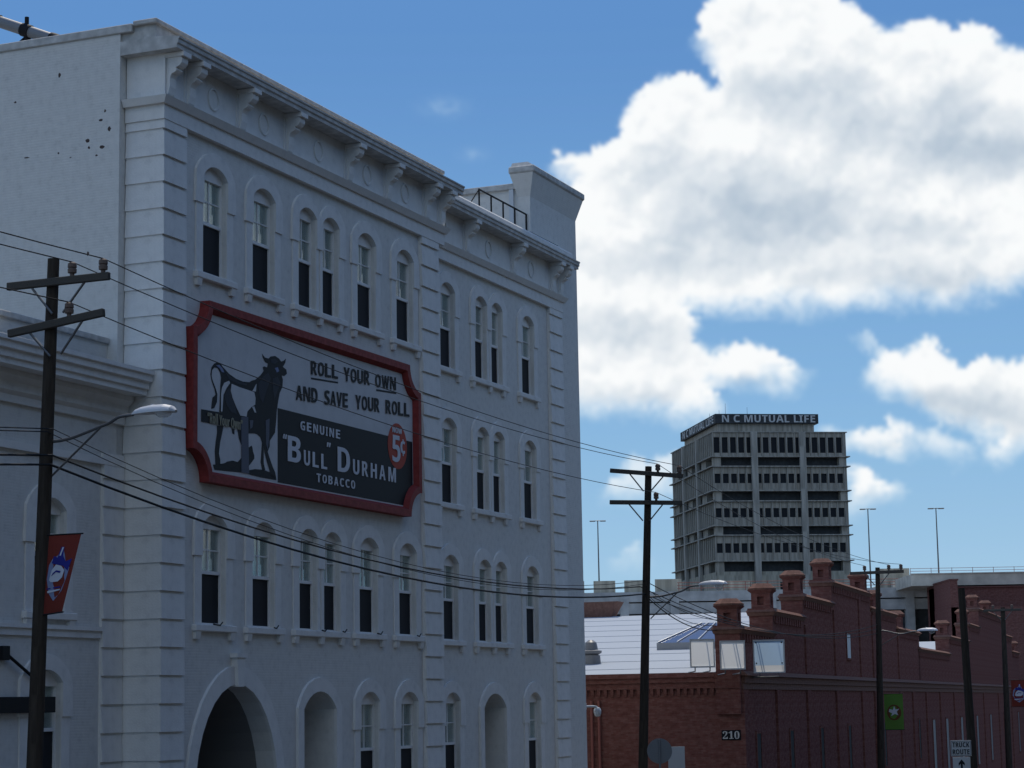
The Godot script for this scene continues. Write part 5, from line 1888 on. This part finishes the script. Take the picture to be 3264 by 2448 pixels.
	m.extrude(PackedVector2Array([Vector2(-0.03, ay - 0.2), Vector2(0.03, ay - 0.2), Vector2(0.03, ay + 0.06), Vector2(0.09, ay), Vector2(0.09, ay + 0.08), Vector2(0, ay + 0.19), Vector2(-0.09, ay + 0.08), Vector2(-0.09, ay), Vector2(-0.03, ay + 0.06)]), 0.012, 0.016)
	piece(pa, "arrow", m, M.sign_black)


func across_the_street() -> void:
	# unseen cream building added opposite, kept low so the upper panes mirror sky
	var o := fac_o + fac_u * 46.0 + fac_n * 30.0
	var w := thing("cream_building", "unseen low cream brick building added across the street, beyond the sky blocker", "building", o, PI / 2 - FACADE)
	var m := MB.new()
	m.box(Vector3(0, -4, 0), Vector3(80, 7.2, 14))
	piece(w, "wall", m, M.cream_brick)
	m = MB.new()
	m.cbox(Vector3(-0.3, 7.2, -0.3), Vector3(80.3, 7.6, 14.3), 0.05)
	piece(w, "coping", m, M.concrete_pale)
	# unseen taller block added on the same side to keep sky light off the facade
	var t := thing("added_sky_blocker", "unseen dark grey block added across the street to keep sky light off the white factory", "building", fac_o - fac_u * 38.0 + fac_n * 33.0, PI / 2 - FACADE)
	m = MB.new()
	m.box(Vector3(0, 0, 0), Vector3(76, 31, 20))
	piece(t, "wall", m, M.blocker_grey)
	m = MB.new()
	m.cbox(Vector3(-0.3, 31, -0.3), Vector3(76.3, 31.6, 20.3), 0.05)
	piece(t, "coping", m, M.concrete_col)
	var tall := kept("tall_window", func(q: MB) -> void:
		q.box(Vector3(-0.9, 0, -0.04), Vector3(0.9, 2.4, -0.002)))
	for r in 7:
		for k in 17:
			piece(t, "window", tall, M.tower_glass, Vector3(3.0 + k * 4.2, 1.6 + r * 4.3, 0))
	var pane := kept("cream_window", func(q: MB) -> void:
		q.box(Vector3(-0.9, 0, -0.03), Vector3(0.9, 2.2, -0.002)))
	for r in 1:
		for k in 20:
			piece(w, "window", pane, M.tower_glass, Vector3(2.5 + k * 3.9, 2.0 + r * 4.6, 0))


# ------------------------------------------------------------------ everything
func _ready() -> void:
	cam_basis = Basis(Vector3.RIGHT, PITCH) * Basis(Vector3.BACK, ROLL)
	var cam := Camera3D.new()
	cam.name = "camera"
	cam.fov = rad_to_deg(2.0 * atan(1224.0 / FPX))
	cam.near = 0.5
	cam.far = 5000.0
	add_child(cam)
	cam.transform = Transform3D(cam_basis, EYE)
	cam.current = true

	var env := Environment.new()
	env.background_mode = Environment.BG_SKY
	env.sky = Sky.new()
	var sm := PanoramaSkyMaterial.new()
	sm.panorama = make_sky()
	env.sky.sky_material = sm
	env.tonemap_mode = Environment.TONE_MAPPER_LINEAR
	env.tonemap_exposure = 1.0
	env.sdfgi_enabled = true
	env.ssao_enabled = true
	env.ssil_enabled = true
	var we := WorldEnvironment.new()
	we.name = "environment"
	we.environment = env
	add_child(we)

	var sun := DirectionalLight3D.new()
	sun.name = "sun"
	sun.light_color = Color(1.0, 0.965, 0.9)
	sun.light_energy = 0.9
	sun.light_angular_distance = 0.5
	sun.shadow_enabled = true
	add_child(sun)
	var el := deg_to_rad(62.0)
	var az := deg_to_rad(5.0)
	sun.look_at_from_position(Vector3.ZERO, -Vector3(sin(az) * cos(el), sin(el), -cos(az) * cos(el)))

	fac_u = Vector3(sin(FACADE), 0, -cos(FACADE))
	fac_n = Vector3(cos(FACADE), 0, sin(FACADE))
	fac_o = pd(515, 1300, 50)
	fac_o.y = 0.0
	bk_u = Vector3(sin(STREET_B), 0, -cos(STREET_B))
	bk_n = Vector3(cos(STREET_B), 0, sin(STREET_B))
	bk_o = pd(2362, 2141, 85)
	bk_o.y = 0.0

	make_textures()
	make_materials()
	var g := MB.new()
	var zs := [1500.0, -75.0, -110.0, -160.0, -210.0, -3500.0]
	for i in 5:
		var ya := ground_y(-zs[i])
		var yb := ground_y(-zs[i + 1])
		g.quad(Vector3(-2500, ya, zs[i]), Vector3(2500, ya, zs[i]), Vector3(2500, yb, zs[i + 1]), Vector3(-2500, yb, zs[i + 1]))
	structure("ground", g, M.asphalt)
	g = MB.new()
	var q := func(s: float, o: float, y: float) -> Vector3:
		return fac_o + fac_u * s + fac_n * o + Vector3.UP * y
	g.quad(q.call(-60, 4.2, 0.13), q.call(32, 4.2, 0.13), q.call(32, 0.3, 0.13), q.call(-60, 0.3, 0.13))
	g.quad(q.call(-60, 4.2, 0.0), q.call(32, 4.2, 0.0), q.call(32, 4.2, 0.13), q.call(-60, 4.2, 0.13))
	structure("pavement", g, M.pavement)
	white_factory()
	low_annex()
	brick_warehouse()
	office_tower()
	parking_deck()
	across_the_street()
	advertising_board()
	street_line()
	small_things()
